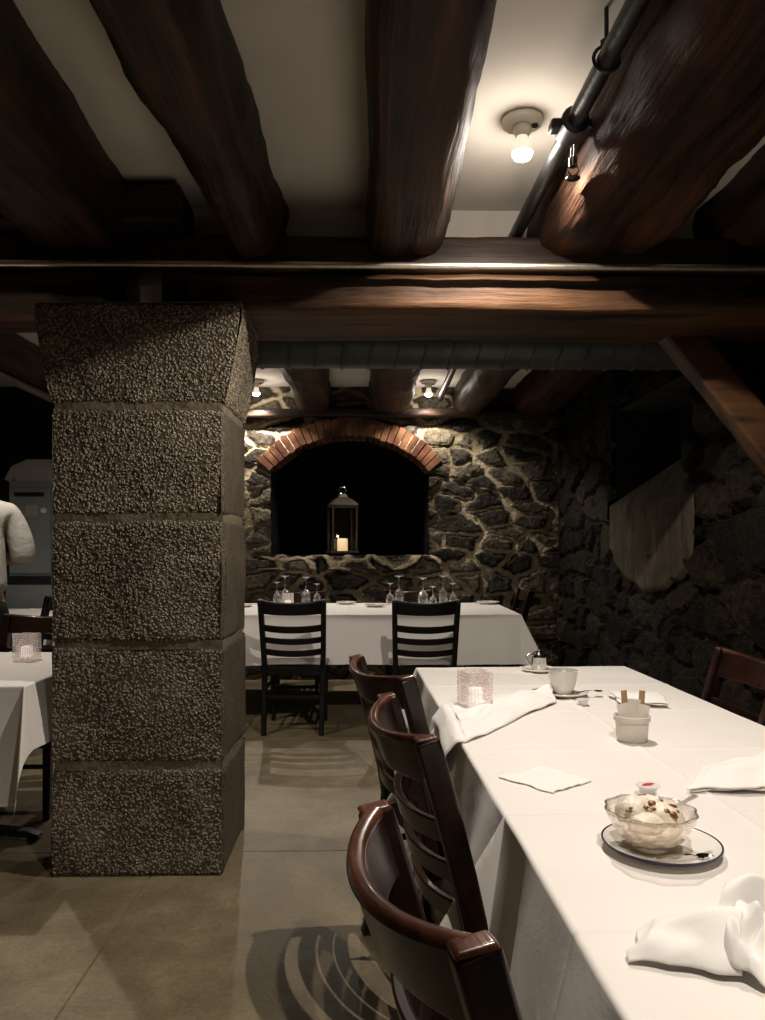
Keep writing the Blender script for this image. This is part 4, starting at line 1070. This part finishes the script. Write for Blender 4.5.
def skin_obj(name, mat, parent, joints, edges, sub=2, smooth=True):
    me = bpy.data.meshes.new(name); me.from_pydata([j[0] for j in joints], edges, []); me.update()
    o = bpy.data.objects.new(name, me); COL.objects.link(o); me.materials.append(mat)
    sk = o.modifiers.new('skin', 'SKIN'); sk.use_smooth_shade = True; sk.branch_smoothing = .6
    for i, j in enumerate(joints):
        r = j[1]; me.skin_vertices[0].data[i].radius = r if isinstance(r, tuple) else (r, r)
    me.skin_vertices[0].data[0].use_root = True
    s = o.modifiers.new('sub', 'SUBSURF'); s.levels = sub; s.render_levels = sub
    if parent: o.parent = parent
    return o
per = thing('person', 'person seen from behind in a pale grey top and black trousers at the left edge', 'person', (-2.10, 4.12, 0), R(40))
# body, facing +y (away from the camera), forearms bent forward
J = [((0,0,.98),(.15,.105)), ((0,.005,1.15),(.135,.10)), ((0,.0,1.33),(.155,.11)), ((0,-.01,1.46),(.11,.085)), ((0,.0,1.53),(.055,.055)), ((0,.015,1.60),(.055,.058)), ((0,.025,1.68),(.078,.098)), ((0,.02,1.76),(.066,.085)), ((0,.02,1.79),(.03,.04))]
E = [(0,1),(1,2),(2,3),(3,4),(4,5),(5,6),(6,7),(7,8)]
for s in (-1, 1):
    b0 = len(J)
    J += [((s*.165,-.01,1.44),.058), ((s*.215,-.015,1.31),.048), ((s*.235,-.02,1.19),.042), ((s*.18,.13,1.18),.036), ((s*.125,.25,1.20),.027), ((s*.105,.30,1.205),(.038,.02)), ((s*.09,.345,1.21),(.036,.016))]
    E += [(3,b0)] + [(b0+i, b0+i+1) for i in range(6)]
    h0 = b0 + 6
    for kx, ln in ((-.028,.060), (-.010,.070), (.009,.066), (.027,.052)):
        f0 = len(J); J += [((s*.09 + kx, .365, 1.206), .009), ((s*.09 + kx*1.1, .365 + ln*.55, 1.195), .0085), ((s*.09 + kx*1.1, .365 + ln*.9, 1.172), .0075)]
        E += [(h0, f0), (f0, f0+1), (f0+1, f0+2)]
    f0 = len(J); J += [((s*.06, .315, 1.21), .010), ((s*.045, .345, 1.205), .009)]
    E += [(b0+5, f0), (f0, f0+1)]
    l0 = len(J)
    J += [((s*.095,0,.90),(.095,.10)), ((s*.105,.01,.70),(.080,.085)), ((s*.11,.015,.50),(.058,.06)), ((s*.11,-.01,.34),(.056,.06)), ((s*.11,-.01,.10),(.036,.04)), ((s*.112,.03,.05),(.042,.045)), ((s*.118,.13,.035),(.04,.03))]
    E += [(0,l0)] + [(l0+i, l0+i+1) for i in range(6)]
skin_obj('body', M['skin'], per, J, E)
# shirt
J = [((0,-.002,.965),(.188,.138)), ((0,.0,1.08),(.178,.130)), ((0,.0,1.22),(.172,.128)), ((0,-.004,1.36),(.18,.132)), ((0,-.01,1.47),(.128,.10)), ((0,-.004,1.525),(.072,.07))]
E = [(i, i+1) for i in range(5)]
for s in (-1, 1):
    b0 = len(J); J += [((s*.17,-.01,1.445),.078), ((s*.222,-.015,1.32),.075), ((s*.243,-.018,1.22),.072), ((s*.246,-.012,1.155),.068)]
    E += [(4,b0)] + [(b0+i, b0+i+1) for i in range(3)]
skin_obj('shirt', M['shirt'], per, J, E)
J = [((0,0,1.04),(.168,.122)), ((0,0,.96),(.172,.125))]; E = [(0,1)]
for s in (-1, 1):
    b0 = len(J); J += [((s*.10,0,.86),(.11,.112)), ((s*.108,.01,.66),(.096,.10)), ((s*.112,.012,.45),(.08,.085)), ((s*.112,-.008,.28),(.076,.08)), ((s*.112,-.01,.07),(.07,.072))]
    E += [(1,b0)] + [(b0+i, b0+i+1) for i in range(4)]
skin_obj('trousers', M['trousers'], per, J, E)
hr = MB().ball((0,.012,1.725), (.086,.106,.105), 28, 18, lambda q: 1 + .03*nz(q.x*5, q.y*5, q.z*5) if (q.y < .45 or q.z > .45) else .86).ball((0,-.012,1.635), (.066,.058,.085), 24, 14)
hr.build('hair', M['hair'], per, smooth=180)
face = MB().ball((0,.128,1.665), (.012,.018,.02), 12, 8); face.build('nose', M['skin'], per, smooth=180)
for s in (-1,1):
    MB().ball((s*.032,.112,1.695), (.012,.008,.007), 12, 8).build('eye', M['hair'], per, smooth=180)
    MB().ball((s*.083,.02,1.685), (.012,.022,.032), 12, 8).build('ear', M['skin'], per, smooth=180)
    MB().sweep([(s*.112,-.06,.03),(s*.112,.0,.04),(s*.115,.1,.034),(s*.118,.19,.024)], [(-.045,-.03),(.045,-.03),(.04,.03),(-.04,.03)], scl=[.8,1,1,.7]).build('shoe', M['hair'], per, smooth=60, bevel=.012)
MB().ball((0,.113,1.628), (.022,.006,.006), 12, 8).build('mouth', M['skin'], per, smooth=180)

# ------------------------------------------------------------------ world
w = bpy.data.worlds.new('world'); SC.world = w; w.use_nodes = True
w.node_tree.nodes['Background'].inputs[0].default_value = (.9, .8, .65, 1); w.node_tree.nodes['Background'].inputs[1].default_value = 0.0
